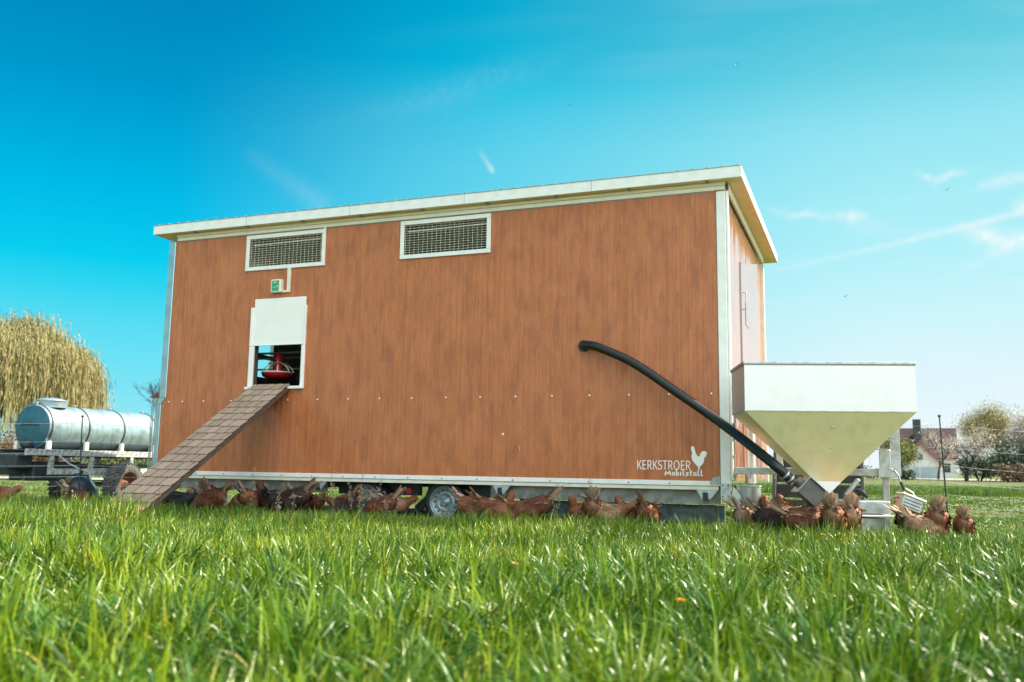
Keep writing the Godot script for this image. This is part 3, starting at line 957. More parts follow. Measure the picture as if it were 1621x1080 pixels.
func lettering(wall: Node) -> void:
	text_part("lettering", "KERKSTROER", -0.937, -0.390, 0.643, 0.094, wall)
	# the hand-written word, stroke by stroke on a 1 x 1 letter grid
	var S := {
		"M": [[[0, 0], [0.12, 0.55], [0.5, 0.2], [0.9, 0.62], [1.0, 0.0]]],
		"o": [[[0.5, 0.48], [0.15, 0.38], [0.1, 0.15], [0.45, 0.0], [0.85, 0.12], [0.85, 0.38], [0.5, 0.48]]],
		"b": [[[0.2, 0.95], [0.12, 0.05], [0.5, 0.0], [0.85, 0.15], [0.75, 0.4], [0.2, 0.38]]],
		"i": [[[0.35, 0.5], [0.3, 0.0]], [[0.7, 0.85], [0.85, 0.95]]],
		"l": [[[0.3, 0.85], [0.2, 0.08], [0.5, 0.0], [0.8, 0.06]]],
		"s": [[[0.85, 0.45], [0.3, 0.42], [0.25, 0.28], [0.75, 0.2], [0.7, 0.03], [0.1, 0.0]]],
		"t": [[[0.45, 0.75], [0.35, 0.08], [0.75, 0.02]], [[0.05, 0.5], [0.9, 0.52]]],
		"a": [[[0.8, 0.45], [0.3, 0.42], [0.1, 0.15], [0.35, 0.0], [0.75, 0.2], [0.82, 0.45], [0.9, 0.0]]],
	}
	var mb := Mb.new()
	var x := -0.650
	var word := "Mobilstall"
	var wid := {"M": 0.066, "o": 0.039, "b": 0.037, "i": 0.026, "l": 0.030, "s": 0.036, "t": 0.034, "a": 0.040}
	for k in word.length():
		var ch := word[k]
		var wl: float = wid[ch]
		for st in S[ch]:
			for i in st.size() - 1:
				var a := Vector3(x + st[i][0] * wl * 0.82, 0.588 + st[i][1] * 0.066, 0.003)
				var b := Vector3(x + st[i + 1][0] * wl * 0.82, 0.588 + st[i + 1][1] * 0.066, 0.003)
				var d := (b - a).normalized()
				var sd := Vector3(-d.y, d.x, 0) * 0.0056
				a -= d * 0.003; b += d * 0.003
				mb.quadn(a - sd, b - sd, b + sd, a + sd, Vector3.BACK)
				# thickness of the lettering film
				mb.quadn(a - sd, b - sd, b - sd - Vector3(0, 0, 0.002), a - sd - Vector3(0, 0, 0.002), -sd.normalized())
				mb.quadn(a + sd, b + sd, b + sd - Vector3(0, 0, 0.002), a + sd - Vector3(0, 0, 0.002), sd.normalized())
		x += wl * 1.06
	part("lettering", mb, M.door_white, wall)
	var out := [[1075, 195], [1100, 200], [1112, 225], [1118, 255], [1135, 305], [1165, 345], [1190, 340], [1202, 300], [1230, 270], [1268, 261], [1298, 278], [1314, 300], [1290, 302], [1306, 322], [1284, 326], [1296, 354], [1266, 346], [1262, 395], [1240, 445], [1208, 472], [1190, 495], [1192, 526], [1168, 526], [1164, 490], [1120, 450], [1078, 400], [1063, 345], [1076, 285], [1058, 262], [1066, 245], [1053, 230], [1060, 212]]
	var pts := PackedVector2Array()
	for q in out: pts.append(Vector2(-0.386 + (q[0] - 1055) * 6.36e-4, 0.650 + (527 - q[1]) * 7.0e-4))
	var em := Mb.new()
	var tr := Geometry2D.triangulate_polygon(pts)
	for i in range(0, tr.size(), 3):
		em.tri(Vector3(pts[tr[i]].x, pts[tr[i]].y, 0.003), Vector3(pts[tr[i + 1]].x, pts[tr[i + 1]].y, 0.003), Vector3(pts[tr[i + 2]].x, pts[tr[i + 2]].y, 0.003), Vector3.BACK)
	for i in pts.size():
		var a := Vector3(pts[i].x, pts[i].y, 0.003)
		var b := Vector3(pts[(i + 1) % pts.size()].x, pts[(i + 1) % pts.size()].y, 0.003)
		em.quadn(a, b, b - Vector3(0, 0, 0.002), a - Vector3(0, 0, 0.002), (b - a).cross(Vector3.BACK).normalized())
	part("rooster_emblem", em, M.door_white, wall)

# ---------------------------------------------------------------- ramp, feeder, hopper, hose
func ramp() -> void:
	var t := thing("chicken_ramp", "sloping hen ramp clad in brown bitumen shingles leading down from the pop door", "ramp", H(-5.46, 0.0, 0.0), HT)
	var a := Vector3(0, 1.598, 0.03)
	var d := Vector3(0, -0.531, 0.847).normalized()       # down the slope
	var u := Vector3(0, d.z, -d.y)                        # out of the surface
	var L := 2.86
	var bs := Basis(Vector3.RIGHT, u, d)
	var mb := Mb.new()
	mb.box(Vector3(0, -0.020, L / 2), Vector3(0.50, 0.022, L), 0.003, Transform3D(bs, a))
	part("board", mb, M.board, t)
	var sl := Mb.new()
	for sx in [-1.0, 1.0]: sl.box(Vector3(sx * 0.238, -0.045, L / 2), Vector3(0.03, 0.03, L - 0.02), 0.003, Transform3D(bs, a))
	part("side_batten", sl, M.board, t)
	rng.seed = 88
	var pitch := 0.150
	var rows := int(L / pitch)
	for r in rows:
		var z0 := r * pitch
		var cuts := [-0.26]
		var off: float = [0.0, 0.066, 0.03, 0.09][r % 4]
		for k in 4:
			var x := -0.26 + 0.06 + off + k * 0.135
			if x < 0.235 and x > -0.235: cuts.append(x)
		cuts.append(0.26)
		for k in cuts.size() - 1:
			var x0: float = cuts[k] + (0.009 if k > 0 else 0.0)
			var x1: float = cuts[k + 1] - (0.009 if k < cuts.size() - 2 else 0.0)
			# each tab tilts so that its lower edge stands proud of the row below
			var tb := Basis(Vector3.RIGHT, deg_to_rad(-4.5 + rng.randf_range(-0.5, 0.5)))
			var sm := Mb.new()
			var z1 := pitch * 1.0 + rng.randf_range(-0.003, 0.003)
			sm.box(Vector3((x0 + x1) / 2, 0.004, (z1 - 0.0) / 2), Vector3(x1 - x0, 0.011, z1), 0.002, Transform3D(bs, a) * Transform3D(tb, Vector3(0, -0.002, z0)))
			# the part of the sheet above the slots runs under the next row
			part("shingle", sm, M.shingles[rng.randi() % 4], t)

func feeder() -> void:
	var t := thing("hanging_feeder", "red round pan feeder with white grille hanging just inside the pop door", "feeder", H(-5.66, 1.70, -0.36), HT)
	var pan := Mb.new()
	pan.lathe([Vector2(0.0, 0.0), Vector2(0.12, 0.0), Vector2(0.19, 0.035), Vector2(0.205, 0.075), Vector2(0.195, 0.078), Vector2(0.17, 0.045), Vector2(0.0, 0.02)], 32)
	part("pan", pan, M.red, t)
	var cone := Mb.new()
	cone.lathe([Vector2(0.075, 0.03), Vector2(0.062, 0.17), Vector2(0.055, 0.20), Vector2(0.05, 0.29), Vector2(0.03, 0.34), Vector2(0.0, 0.35)], 24)
	part("feed_tube", cone, M.red, t)
	var ring := Mb.new()
	var rp := []
	for i in 33: rp.append(Vector3(cos(TAU * i / 32) * 0.20, 0.085, sin(TAU * i / 32) * 0.20))
	ring.tube(rp, [0.008], 6, false)
	part("rim_ring", ring, M.cream, t)
	for k in 8:
		var an := TAU * k / 8 + 0.2
		var o := Vector3(cos(an), 0, sin(an))
		var sp := Mb.new()
		sp.tube([o * 0.198 + Vector3(0, 0.085, 0), o * 0.17 + Vector3(0, 0.14, 0), o * 0.12 + Vector3(0, 0.18, 0), o * 0.055 + Vector3(0, 0.195, 0)], [0.007], 6)
		part("grille_arm", sp, M.cream, t)
	var disc := Mb.new()
	disc.lathe([Vector2(0.05, 0.20), Vector2(0.13, 0.197), Vector2(0.13, 0.203), Vector2(0.05, 0.207)], 24)
	part("collar", disc, M.cream, t)
	var cord := Mb.new()
	cord.tube([Vector3(0, 0.345, 0), Vector3(0, 1.88, 0)], [0.005], 6)
	part("cord", cord, M.bolt, t)

func hopper() -> void:
	var t := thing("feed_hopper", "bright metal feed hopper with flat lid and pyramid bottom beside the hen house", "feed hopper", Vector3(2.077, 0, -8.0), -0.0873)
	var mb := Mb.new()
	var c := Vector3(0.74, 1.2, -0.365)
	var W := 1.475
	var D := 0.73
	var q := [Vector3(0, 1.587, 0), Vector3(W, 1.587, 0), Vector3(W, 1.587, -D), Vector3(0, 1.587, -D)]
	var m := [Vector3(0, 1.176, 0), Vector3(W, 1.176, 0), Vector3(W, 1.176, -D), Vector3(0, 1.176, -D)]
	var b := [Vector3(0.644, 0.562, -0.25), Vector3(0.880, 0.562, -0.25), Vector3(0.880, 0.562, -0.48), Vector3(0.644, 0.562, -0.48)]
	for i in 4: mb.face([q[i], q[(i + 1) % 4], m[(i + 1) % 4], m[i]], c)
	part("bin", mb, M.steel, t)
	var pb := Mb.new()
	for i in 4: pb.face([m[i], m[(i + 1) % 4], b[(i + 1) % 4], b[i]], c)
	part("pyramid_bottom", pb, M.steel_grass_tint, t)
	for y in [0.86, 1.04]:
		var rb := Mb.new()
		rb.ball(Vector3(0.765, y, -0.25 * (1.176 - y) / 0.614 + 0.002), Vector3(0.009, 0.009, 0.006), 8)
		part("rivet", rb, M.galv, t)
	# folded seam between the two
	var sm := Mb.new()
	sm.bar(m[0] + Vector3(-0.004, 0, 0.003), m[1] + Vector3(0.010, 0, 0.003), 0.006, 0.007)
	sm.bar(m[0] + Vector3(-0.003, 0, 0), m[3] + Vector3(-0.003, 0, 0), 0.006, 0.007)
	part("seam", sm, M.galv, t)
	var wb := Mb.new()
	var e := [Vector3(0.760, 0.440, -0.25), Vector3(0.760, 0.440, -0.48)]
	wb.face([b[0], b[1], e[0]], c); wb.face([b[3], b[2], e[1]], c)
	wb.face([b[0], b[3], e[1], e[0]], c); wb.face([b[1], b[2], e[1], e[0]], c)
	part("outlet_wedge", wb, M.steel, t)
	var lid := Mb.new()
	lid.box(Vector3(W / 2, 1.603, -D / 2), Vector3(W + 0.022, 0.028, D + 0.022), 0.005)
	part("lid", lid, M.galv, t)
	var gp := Mb.new()
	gp.box(Vector3(W / 2, 1.586, -D / 2), Vector3(W + 0.006, 0.010, D + 0.006))
	part("lid_seal", gp, M.bolt, t)
	# auger housing: a square box turned with the slope of the bottom
	var bx := Mb.new()
	var ax := Vector3(0.147, -0.135, 0).normalized()
	var ay := Vector3(0.135, 0.147, 0).normalized()
	var bt := Transform3D(Basis(ax, ay, Vector3.BACK), Vector3(0.590, 0.462, -0.20))
	bx.box(Vector3.ZERO, Vector3(0.205, 0.165, 0.20), 0.004, bt)
	part("auger_housing", bx, M.steel_dark, t)
	var fg := Mb.new()
	fg.box(Vector3(-0.108, 0, 0), Vector3(0.008, 0.19, 0.23), 0.002, bt)
	fg.box(Vector3(0, 0.088, 0.02), Vector3(0.20, 0.008, 0.23), 0.002, bt)
	part("flange", fg, M.galv, t)
	var sp := Mb.new()
	sp.tube([bt * Vector3(-0.10, 0, 0.0), bt * Vector3(-0.16, 0, 0)], [0.050], 16)
	part("outlet_spigot", sp, M.steel_dark, t)
	# motor handle on the other side
	var hb := Mb.new()
	hb.bar(Vector3(0.90, 0.44, -0.22), Vector3(1.02, 0.585, -0.22), 0.05, 0.035, 0.006)
	hb.bar(Vector3(0.90, 0.44, -0.22), Vector3(0.885, 0.37, -0.22), 0.03, 0.02, 0.004)
	part("slide_handle", hb, M.galv_dull, t)

func hose() -> void:
	var t := thing("feed_hose", "thick black hose curving from the brown wall down to the feed hopper outlet", "hose", H(-1.509, 1.94, 0.0), 0.0)
	var o := t.position
	var key := [H(-1.509, 1.94, 0.0), H(-1.50, 1.94, 0.05), H(-1.43, 1.935, 0.085), H(-1.346, 1.915, 0.10), H(-0.964, 1.738, 0.13), H(-0.469, 1.400, 0.19), H(-0.061, 1.112, 0.25)]
	var endp := Vector3(2.077, 0, -8.0) + Basis(Vector3.UP, -0.0873) * Vector3(0.435, 0.560, -0.20)
	var pre := Vector3(2.077, 0, -8.0) + Basis(Vector3.UP, -0.0873) * Vector3(0.28, 0.705, -0.20)
	key.append(pre); key.append(endp)
	var cv := Curve3D.new()
	for i in key.size():
		var tn: Vector3 = (key[mini(i + 1, key.size() - 1)] - key[maxi(i - 1, 0)]) / 6.0
		var bl: float = (key[mini(i + 1, key.size() - 1)] - key[i]).length()
		var al: float = (key[i] - key[maxi(i - 1, 0)]).length()
		var dir: Vector3 = tn.normalized()
		cv.add_point(key[i] - o, -dir * al * 0.33, dir * bl * 0.33)
	cv.bake_interval = 0.02
	var path := []
	var ln := cv.get_baked_length()
	var n := 90
	for i in n + 1: path.append(cv.sample_baked(ln * i / n, true))
	var rad := []
	for i in n + 1: rad.append(0.046 + 0.0006 * sin(i * 2.2))
	var mb := Mb.new()
	mb.tube(path, rad, 20)
	part("hose", mb, M.hose, t)
	var cl := Mb.new()
	cl.tube([Vector3(0, 0, 0), H(-1.509, 1.94, 0.02) - o], [0.062], 20)
	part("wall_collar", cl, M.hose, t)
	var d: Vector3 = (path[n] - path[n - 4]).normalized()
	for k in [0.02, 0.075]:
		var c2 := Mb.new()
		c2.tube([path[n] - d * (k + 0.018), path[n] - d * k], [0.052], 20)
		part("clamp", c2, M.galv, t)
	var c3 := Mb.new()
	c3.tube([path[n - 13], path[n - 13] + d * 0.008], [0.051], 20)
	part("clamp", c3, M.galv_dull, t)

func yard_things() -> void:
	# galvanised trough
	var t := thing("metal_trough", "long grey galvanised metal box lying in the grass left of the jack leg", "trough", Vector3(3.25, 0, -8.42), -0.08)
	var mb := Mb.new()
	mb.box(Vector3(-0.02, 0.12, 0), Vector3(0.36, 0.24, 0.26), 0.006)
	part("body", mb, M.galv, t)
	var lb := Mb.new()
	lb.box(Vector3(0.0, 0.333, -0.02), Vector3(0.42, 0.115, 0.30), 0.008)
	part("upper_box", lb, M.galv, t)
	var lip := Mb.new()
	lip.box(Vector3(0.0, 0.258, 0.01), Vector3(0.44, 0.018, 0.33), 0.004)
	part("rim", lip, M.white, t)
	# black cable with connector
	var ct := thing("power_cable", "black cable with plug arched above the grey metal box", "cable", Vector3(3.13, 0.39, -8.42), 0.0)
	var cb := Mb.new()
	cb.tube([Vector3(0, 0, 0), Vector3(0.0, 0.05, 0), Vector3(0.02, 0.085, 0), Vector3(0.06, 0.10, 0), Vector3(0.09, 0.09, 0)], [0.009], 8)
	part("cable", cb, M.plastic_black, ct)
	var pg := Mb.new()
	pg.tube([Vector3(0.08, 0.098, 0), Vector3(0.11, 0.085, 0), Vector3(0.15, 0.05, 0), Vector3(0.17, 0.025, 0)], [0.016, 0.024, 0.02, 0.014], 8)
	pg.tube([Vector3(0.12, 0.08, 0), Vector3(0.18, 0.07, 0)], [0.008, 0.006], 6)
	part("plug", pg, M.plastic_black, ct)
	# tilted battery box
	var bt := thing("battery_box", "small grey box tilted in the grass right of the jack leg with raised lid", "battery box", Vector3(3.78, 0.0, -8.62), 0.0)
	var r := Transform3D(Basis(Vector3.BACK, -0.36), Vector3(-0.02, 0.36, 0))
	var b1 := Mb.new()
	b1.box(Vector3(0, 0, 0), Vector3(0.20, 0.12, 0.16), 0.008, r)
	part("case", b1, M.galv, bt)
	var b2 := Mb.new()
	b2.box(Vector3(0.005, 0.068, 0), Vector3(0.225, 0.016, 0.18), 0.004, r)
	part("lid", b2, M.white, bt)
	var b3 := Mb.new()
	b3.tube([r * Vector3(-0.06, 0.08, 0), r * Vector3(-0.09, 0.13, 0), r * Vector3(0.01, 0.115, 0), r * Vector3(0.05, 0.08, 0)], [0.007], 6)
	part("handle", b3, M.galv, bt)
	for k in 3:
		var b4 := Mb.new()
		b4.box(Vector3(0, -0.035 + 0.03 * k, 0.082), Vector3(0.16, 0.007, 0.004), 0.0, r)
		part("rib", b4, M.dark_iron, bt)
	var b5 := Mb.new()
	b5.tube([r * Vector3(-0.1, 0.03, 0.0), Vector3(-0.20, 0.39, 0), Vector3(-0.28, 0.36, 0), Vector3(-0.31, 0.2, 0)], [0.005], 6)
	part("lead", b5, M.rust, bt)
	var b6 := Mb.new()
	b6.box(Vector3(0, 0.15, 0), Vector3(0.16, 0.29, 0.12), 0.004)
	part("stand", b6, M.dark_iron, bt)
	# dark steps at the end of the house
	var st := thing("entrance_steps", "dark timber steps at the end of the hen house behind the hopper", "steps", H(0.75, 0, -1.25), HT)
	for k in 6:
		var s := Mb.new()
		s.box(Vector3(0, 0.10 + 0.165 * k, -0.10 * k), Vector3(0.95, 0.145, 0.04), 0.004)
		part("riser_board", s, M.dark_iron, st)
	for sx in [-0.46, 0.46]:
		var s2 := Mb.new()
		s2.bar(Vector3(sx, 0.0, 0.06), Vector3(sx, 1.0, -0.55), 0.04, 0.16, 0.004)
		part("stringer", s2, M.dark_iron, st)
	# yellow bucket under the house
	var bu := thing("yellow_bucket", "small yellow bucket standing in the grass under the hen house", "bucket", H(-1.60, 0.0, -0.12), 0.0)
	var bb := Mb.new()
	bb.lathe([Vector2(0.0, 0.06), Vector2(0.055, 0.06), Vector2(0.078, 0.28), Vector2(0.084, 0.285), Vector2(0.084, 0.295), Vector2(0.074, 0.295), Vector2(0.052, 0.08), Vector2(0.0, 0.08)], 24)
	part("body", bb, M.yellow, bu)
	var bh := Mb.new()
	bh.tube([Vector3(-0.083, 0.27, 0), Vector3(-0.06, 0.25, 0.06), Vector3(0.0, 0.24, 0.088), Vector3(0.06, 0.25, 0.06), Vector3(0.083, 0.27, 0)], [0.004], 6)
	part("handle", bh, M.bolt, bu)
	# slim lantern-like frame behind the left end of the house
	var ln := thing("capped_rod_frame", "slim galvanised rod frame with dark pointed cap beside the left end of the hen house", "vent chimney", Vector3(-5.53, 0, -14.0), 0.0)
	for q in [[-0.03, -0.03], [0.03, -0.03], [0.03, 0.03], [-0.03, 0.03]]:
		var rd := Mb.new()
		rd.tube([Vector3(q[0], 0, q[1]), Vector3(q[0], 1.62, q[1])], [0.008], 6)
		part("rod", rd, M.galv, ln)
	for y in [0.5, 0.9, 1.3, 1.6]:
		var hp := Mb.new()
		hp.box(Vector3(0, y, 0), Vector3(0.075, 0.01, 0.075))
		part("hoop", hp, M.galv, ln)
	var cap := Mb.new()
	cap.face([Vector3(-0.075, 1.63, -0.06), Vector3(0.075, 1.63, -0.06), Vector3(0.075, 1.63, 0.06), Vector3(-0.075, 1.63, 0.06)], Vector3(0, 2, 0))
	for q in [[Vector3(-0.075, 1.63, -0.06), Vector3(0.075, 1.63, -0.06)], [Vector3(0.075, 1.63, -0.06), Vector3(0.075, 1.63, 0.06)], [Vector3(0.075, 1.63, 0.06), Vector3(-0.075, 1.63, 0.06)], [Vector3(-0.075, 1.63, 0.06), Vector3(-0.075, 1.63, -0.06)]]:
		cap.face([q[0], q[1], Vector3(0.06, 1.72, 0)], Vector3(0, 1.6, 0))
	part("cap", cap, M.rust, ln)

# ---------------------------------------------------------------- tank trailer
func tank() -> void:
	var az := deg_to_rad(17.0)
	var t := thing("water_tank_trailer", "old farm trailer carrying a galvanised water tank with end coloured dark teal for shade", "trailer", Vector3(-7.10, -0.08, -13.45), -az)
	# own axes: -z runs along the tank away from the camera, +x to the near side
	var cy := 1.215
	var R := 0.335
	var L := 2.62
	var ty := Transform3D(Basis(Vector3.RIGHT, -PI / 2), Vector3(0, cy, 0))   # lathe axis y -> -z
	var mb := Mb.new()
	mb.lathe([Vector2(R - 0.02, -0.005), Vector2(R, 0.012), Vector2(R, L - 0.02), Vector2(R - 0.03, L)], 48, ty)
	var tk := part("tank", mb, M.tank, t)
	var eb := Mb.new()
	eb.lathe([Vector2(0.0, -0.075), Vector2(0.12, -0.066), Vector2(0.22, -0.042), Vector2(0.29, -0.015), Vector2(R - 0.018, 0.0)], 40, ty)
	part("end_cap", eb, M.tank_end_shaded, tk)
	var e2 := Mb.new()
	e2.lathe([Vector2(R - 0.03, L), Vector2(0.2, L + 0.05), Vector2(0.0, L + 0.07)], 32, ty)
	part("end_cap", e2, M.tank_end_shaded, tk)
	for s in [0.03, 0.78, 1.56, 2.34]:
		var b := Mb.new()
		b.lathe([Vector2(R, s - 0.014), Vector2(R + 0.010, s - 0.012), Vector2(R + 0.010, s + 0.012), Vector2(R, s + 0.014)], 40, ty)
		part("band", b, M.dark_iron, tk)
		var lug := Mb.new()
		lug.box(Vector3(0, cy + R + 0.018, -s), Vector3(0.06, 0.03, 0.04), 0.006)
		part("band_lug", lug, M.galv_dull, tk)
		var sd := Mb.new()
		sd.box(Vector3(0.29, 0.94, -s + 0.0), Vector3(0.05, 0.13, 0.07), 0.004)
		sd.box(Vector3(-0.29, 0.94, -s + 0.0), Vector3(0.05, 0.13, 0.07), 0.004)
		part("saddle", sd, M.white, t)
	var mh := Mb.new()
	mh.lathe([Vector2(0.21, -0.04), Vector2(0.21, 0.055), Vector2(0.222, 0.058), Vector2(0.218, 0.075), Vector2(0.15, 0.10), Vector2(0.0, 0.115)], 32, Transform3D(Basis(), Vector3(0.03, cy + R, -0.28)))
	var man := part("manhole_lid", mh, M.tank, tk)
	var hg := Mb.new()
	hg.tube([Vector3(-0.16, cy + R + 0.02, -0.24), Vector3(-0.18, cy + R + 0.13, -0.2), Vector3(-0.15, cy + R + 0.15, -0.2)], [0.014], 6)
	hg.box(Vector3(-0.19, cy + R + 0.05, -0.26), Vector3(0.06, 0.09, 0.05), 0.004)
	part("hinge", hg, M.dark_iron, man)
	var hnd := Mb.new()
	hnd.tube([Vector3(-0.17, cy + 0.02, 0.05), Vector3(-0.13, cy + 0.035, 0.085), Vector3(0.13, cy + 0.035, 0.085), Vector3(0.17, cy + 0.02, 0.05)], [0.013], 6)
	part("end_handle", hnd, M.dark_iron, tk)
	var val := Mb.new()
	val.lathe([Vector2(0.0, -0.15), Vector2(0.055, -0.15), Vector2(0.065, -0.05), Vector2(0.065, 0.02)], 20, ty * Transform3D(Basis(), Vector3(0, 0, -0.27)))
	part("outlet_valve", val, M.dark_iron, tk)
	var vf := Mb.new()
	vf.box(Vector3(0, 0.86, 0.08), Vector3(0.22, 0.07, 0.10), 0.01)
	part("valve_flange", vf, M.dark_iron, t)
	# deck frame: rails, legs, lower beams
	for sx in [0.34, -0.34]:
		var ra := Mb.new()
		ra.box(Vector3(sx, 0.835, -1.15), Vector3(0.06, 0.095, 3.15), 0.006)
		part("deck_rail", ra, M.deck, t)
		for z in [-0.05, -0.85, -1.75, -2.5]:
			var lg := Mb.new()
			lg.box(Vector3(sx, 0.69, z), Vector3(0.05, 0.19, 0.07), 0.004)
			part("deck_leg", lg, M.deck, t)
		var lb := Mb.new()
		lb.box(Vector3(sx, 0.555, -0.32), Vector3(0.06, 0.09, 0.62), 0.006)
		lb.box(Vector3(sx, 0.555, -1.72), Vector3(0.06, 0.10, 2.0), 0.006)
		part("lower_beam", lb, M.deck, t)
	for z in [0.35, -0.5, -1.5, -2.6]:
		var cm := Mb.new()
		cm.box(Vector3(0, 0.80, z), Vector3(0.62, 0.06, 0.08), 0.004)
		part("cross_beam", cm, M.dark_iron, t)
	var db := Mb.new()
	db.box(Vector3(0, 0.56, 0.45), Vector3(0.14, 0.10, 1.1), 0.008)
	db.box(Vector3(0, 0.70, 0.30), Vector3(0.40, 0.20, 0.30), 0.01)
	part("drawbar", db, M.dark_iron, t)
	var db2 := Mb.new()
	db2.tube([Vector3(-0.01, 0.51, 0.98), Vector3(0.01, 0.51, 0.98)], [0.06], 16)
	part("coupling_eye", db2, M.dark_iron, t)
	var dp := Mb.new()
	dp.box(Vector3(0, 0.868, -1.2), Vector3(0.62, 0.02, 3.0), 0.003)
	dp.box(Vector3(0, 0.60, -1.3), Vector3(0.10, 0.14, 2.6), 0.006)
	part("added_deck_plate", dp, M.dark_iron, t)  # plate added between the rails to darken the space below
	var sk := Mb.new()
	sk.box(Vector3(-0.05, 0.56, -0.35), Vector3(0.46, 0.28, 0.9), 0.02)
	part("added_dark_box", sk, M.dark_iron, t)  # dark box added to deepen the shade under the deck
	# axle and ribbed tyres
	var ax := Mb.new()
	ax.bar(Vector3(-0.6, 0.35, -1.38), Vector3(0.6, 0.35, -1.38), 0.08, 0.08)
	part("axle", ax, M.dark_iron, t)
	for sx in [1.0, -1.0]:
		var wt := Mb.new()
		var wx := Transform3D(Basis(Vector3.BACK, -PI / 2 * sx), Vector3(sx * 0.52, 0.35, -1.38))
		var r := 0.335
		wt.lathe([Vector2(0.19, -0.10), Vector2(0.205, -0.13), Vector2(0.29, -0.135), Vector2(r, -0.10), Vector2(r, 0.10), Vector2(0.29, 0.135), Vector2(0.205, 0.13), Vector2(0.19, 0.10)], 40, wx)
		for k in 30:
			var a := TAU * k / 30
			var rad := Vector3(cos(a), 0, sin(a))
			var tg := Vector3(-sin(a), 0, cos(a))
			for sd in [1.0, -1.0]:
				wt.box(Vector3.ZERO, Vector3(0.034, 0.115, 0.028), 0.004, wx * Transform3D(Basis(rad, Vector3.UP.rotated(rad, 0.5 * sd), tg.rotated(rad, 0.5 * sd)), rad * (r - 0.004) + Vector3(0, sd * 0.07, 0) + tg * (0.03 if sd > 0 else 0.0)))
		var ty2 := part("tyre", wt, M.dirt_tyre, t)
		var rm := Mb.new()
		rm.lathe([Vector2(0.195, 0.11), Vector2(0.18, 0.10), Vector2(0.165, 0.04), Vector2(0.08, 0.02), Vector2(0.06, 0.07), Vector2(0.0, 0.075)], 28, wx)
		part("rim", rm, M.rust, ty2)
	# black tub and hose in front of the trailer
	var tub := thing("black_tub", "rounded black plastic barrel lying in front of the tank trailer", "barrel", Vector3(-6.02, 0.0, -12.72), 0.25)
	var tb := Mb.new()
	tb.lathe([Vector2(0.0, 0.0), Vector2(0.26, 0.0), Vector2(0.28, 0.10), Vector2(0.27, 0.24), Vector2(0.20, 0.36), Vector2(0.10, 0.42), Vector2(0.0, 0.44)], 28)
	part("shell", tb, M.plastic_black, tub)
	var th := Mb.new()
	th.tube([Vector3(-0.30, 0.72, -0.1), Vector3(-0.12, 0.60, 0.05), Vector3(0.05, 0.52, 0.12), Vector3(0.15, 0.50, 0.12), Vector3(0.20, 0.36, 0.14), Vector3(0.27, 0.26, 0.13)], [0.012], 8)
	part("hose", th, M.galv_dull, tub)
	var cp := Mb.new()
	cp.lathe([Vector2(0.05, 0.41), Vector2(0.055, 0.46), Vector2(0.0, 0.47)], 14)
	part("cap", cp, M.plastic_black, tub)

# ---------------------------------------------------------------- electric fences
func fence(called: String, label: String, posts: Array, heights: Array, sag: float, thick: float) -> void:
	var t := thing(called, label, "fence", posts[0])
	var o: Vector3 = posts[0]
	for p in posts:
		var pm := Mb.new()
		pm.tube([p - o, p - o + Vector3(p.y * 0.0 - 0.045, heights[0] + 0.09, 0.0)], [0.011, 0.008], 8)
		var po := part("post", pm, M.plastic_black, t)
		var sp := Mb.new()
		sp.tube([p - o + Vector3(0, -0.1, 0), p - o + Vector3(0, 0.12, 0)], [0.004], 6)
		part("ground_spike", sp, M.galv, po)
		var cp := Mb.new()
		cp.box(p - o + Vector3(-0.045, heights[0] + 0.09, 0), Vector3(0.03, 0.03, 0.03), 0.006)
		part("post_cap", cp, M.plastic_black, po)
	for h in heights:
		var wm := Mb.new()
		for i in posts.size() - 1:
			var a: Vector3 = posts[i] - o + Vector3(-0.04, h, 0)
			var b: Vector3 = posts[i + 1] - o + Vector3(-0.04, h, 0)
			var pl := []
			for k in 13:
				var u := k / 12.0
				pl.append(a.lerp(b, u) + Vector3(0, -sag * 4.0 * u * (1.0 - u), 0))
			wm.tube(pl, [thick], 5, false)
		part("strand", wm, M.wire, t)
	# the fine uprights of the net
	var up := Mb.new()
	for i in posts.size() - 1:
		var n := int((posts[i + 1] - posts[i]).length() / 0.15)
		for k in range(1, n):
			var u := float(k) / n
			var p: Vector3 = posts[i].lerp(posts[i + 1], u) - o + Vector3(-0.04, -sag * 4.0 * u * (1.0 - u), 0)
			up.tube([p + Vector3(0, 0.05, 0), p + Vector3(0, heights[0], 0)], [0.0010], 4, false)
	var net := part("net_uprights", up, M.plastic_black, t)
	net.set_meta("kind", "stuff")

func fences() -> void:
	fence("electric_fence", "electric poultry net with pale strands in front of the water tank", [Vector3(-12.6, 0, -12.9), Vector3(-9.2, 0, -12.7), Vector3(-5.88, 0, -12.5), Vector3(-2.6, 0, -17.0)], [1.16, 0.91, 0.75, 0.58, 0.43, 0.30], 0.03, 0.0020)
	fence("electric_fence", "electric poultry net with tall black post right of the feed hopper", [Vector3(2.6, 0, -14.2), Vector3(5.27, 0, -11.0), Vector3(9.4, 0, -11.6)], [1.25, 0.97, 0.75, 0.55, 0.40, 0.28], 0.10, 0.0010)

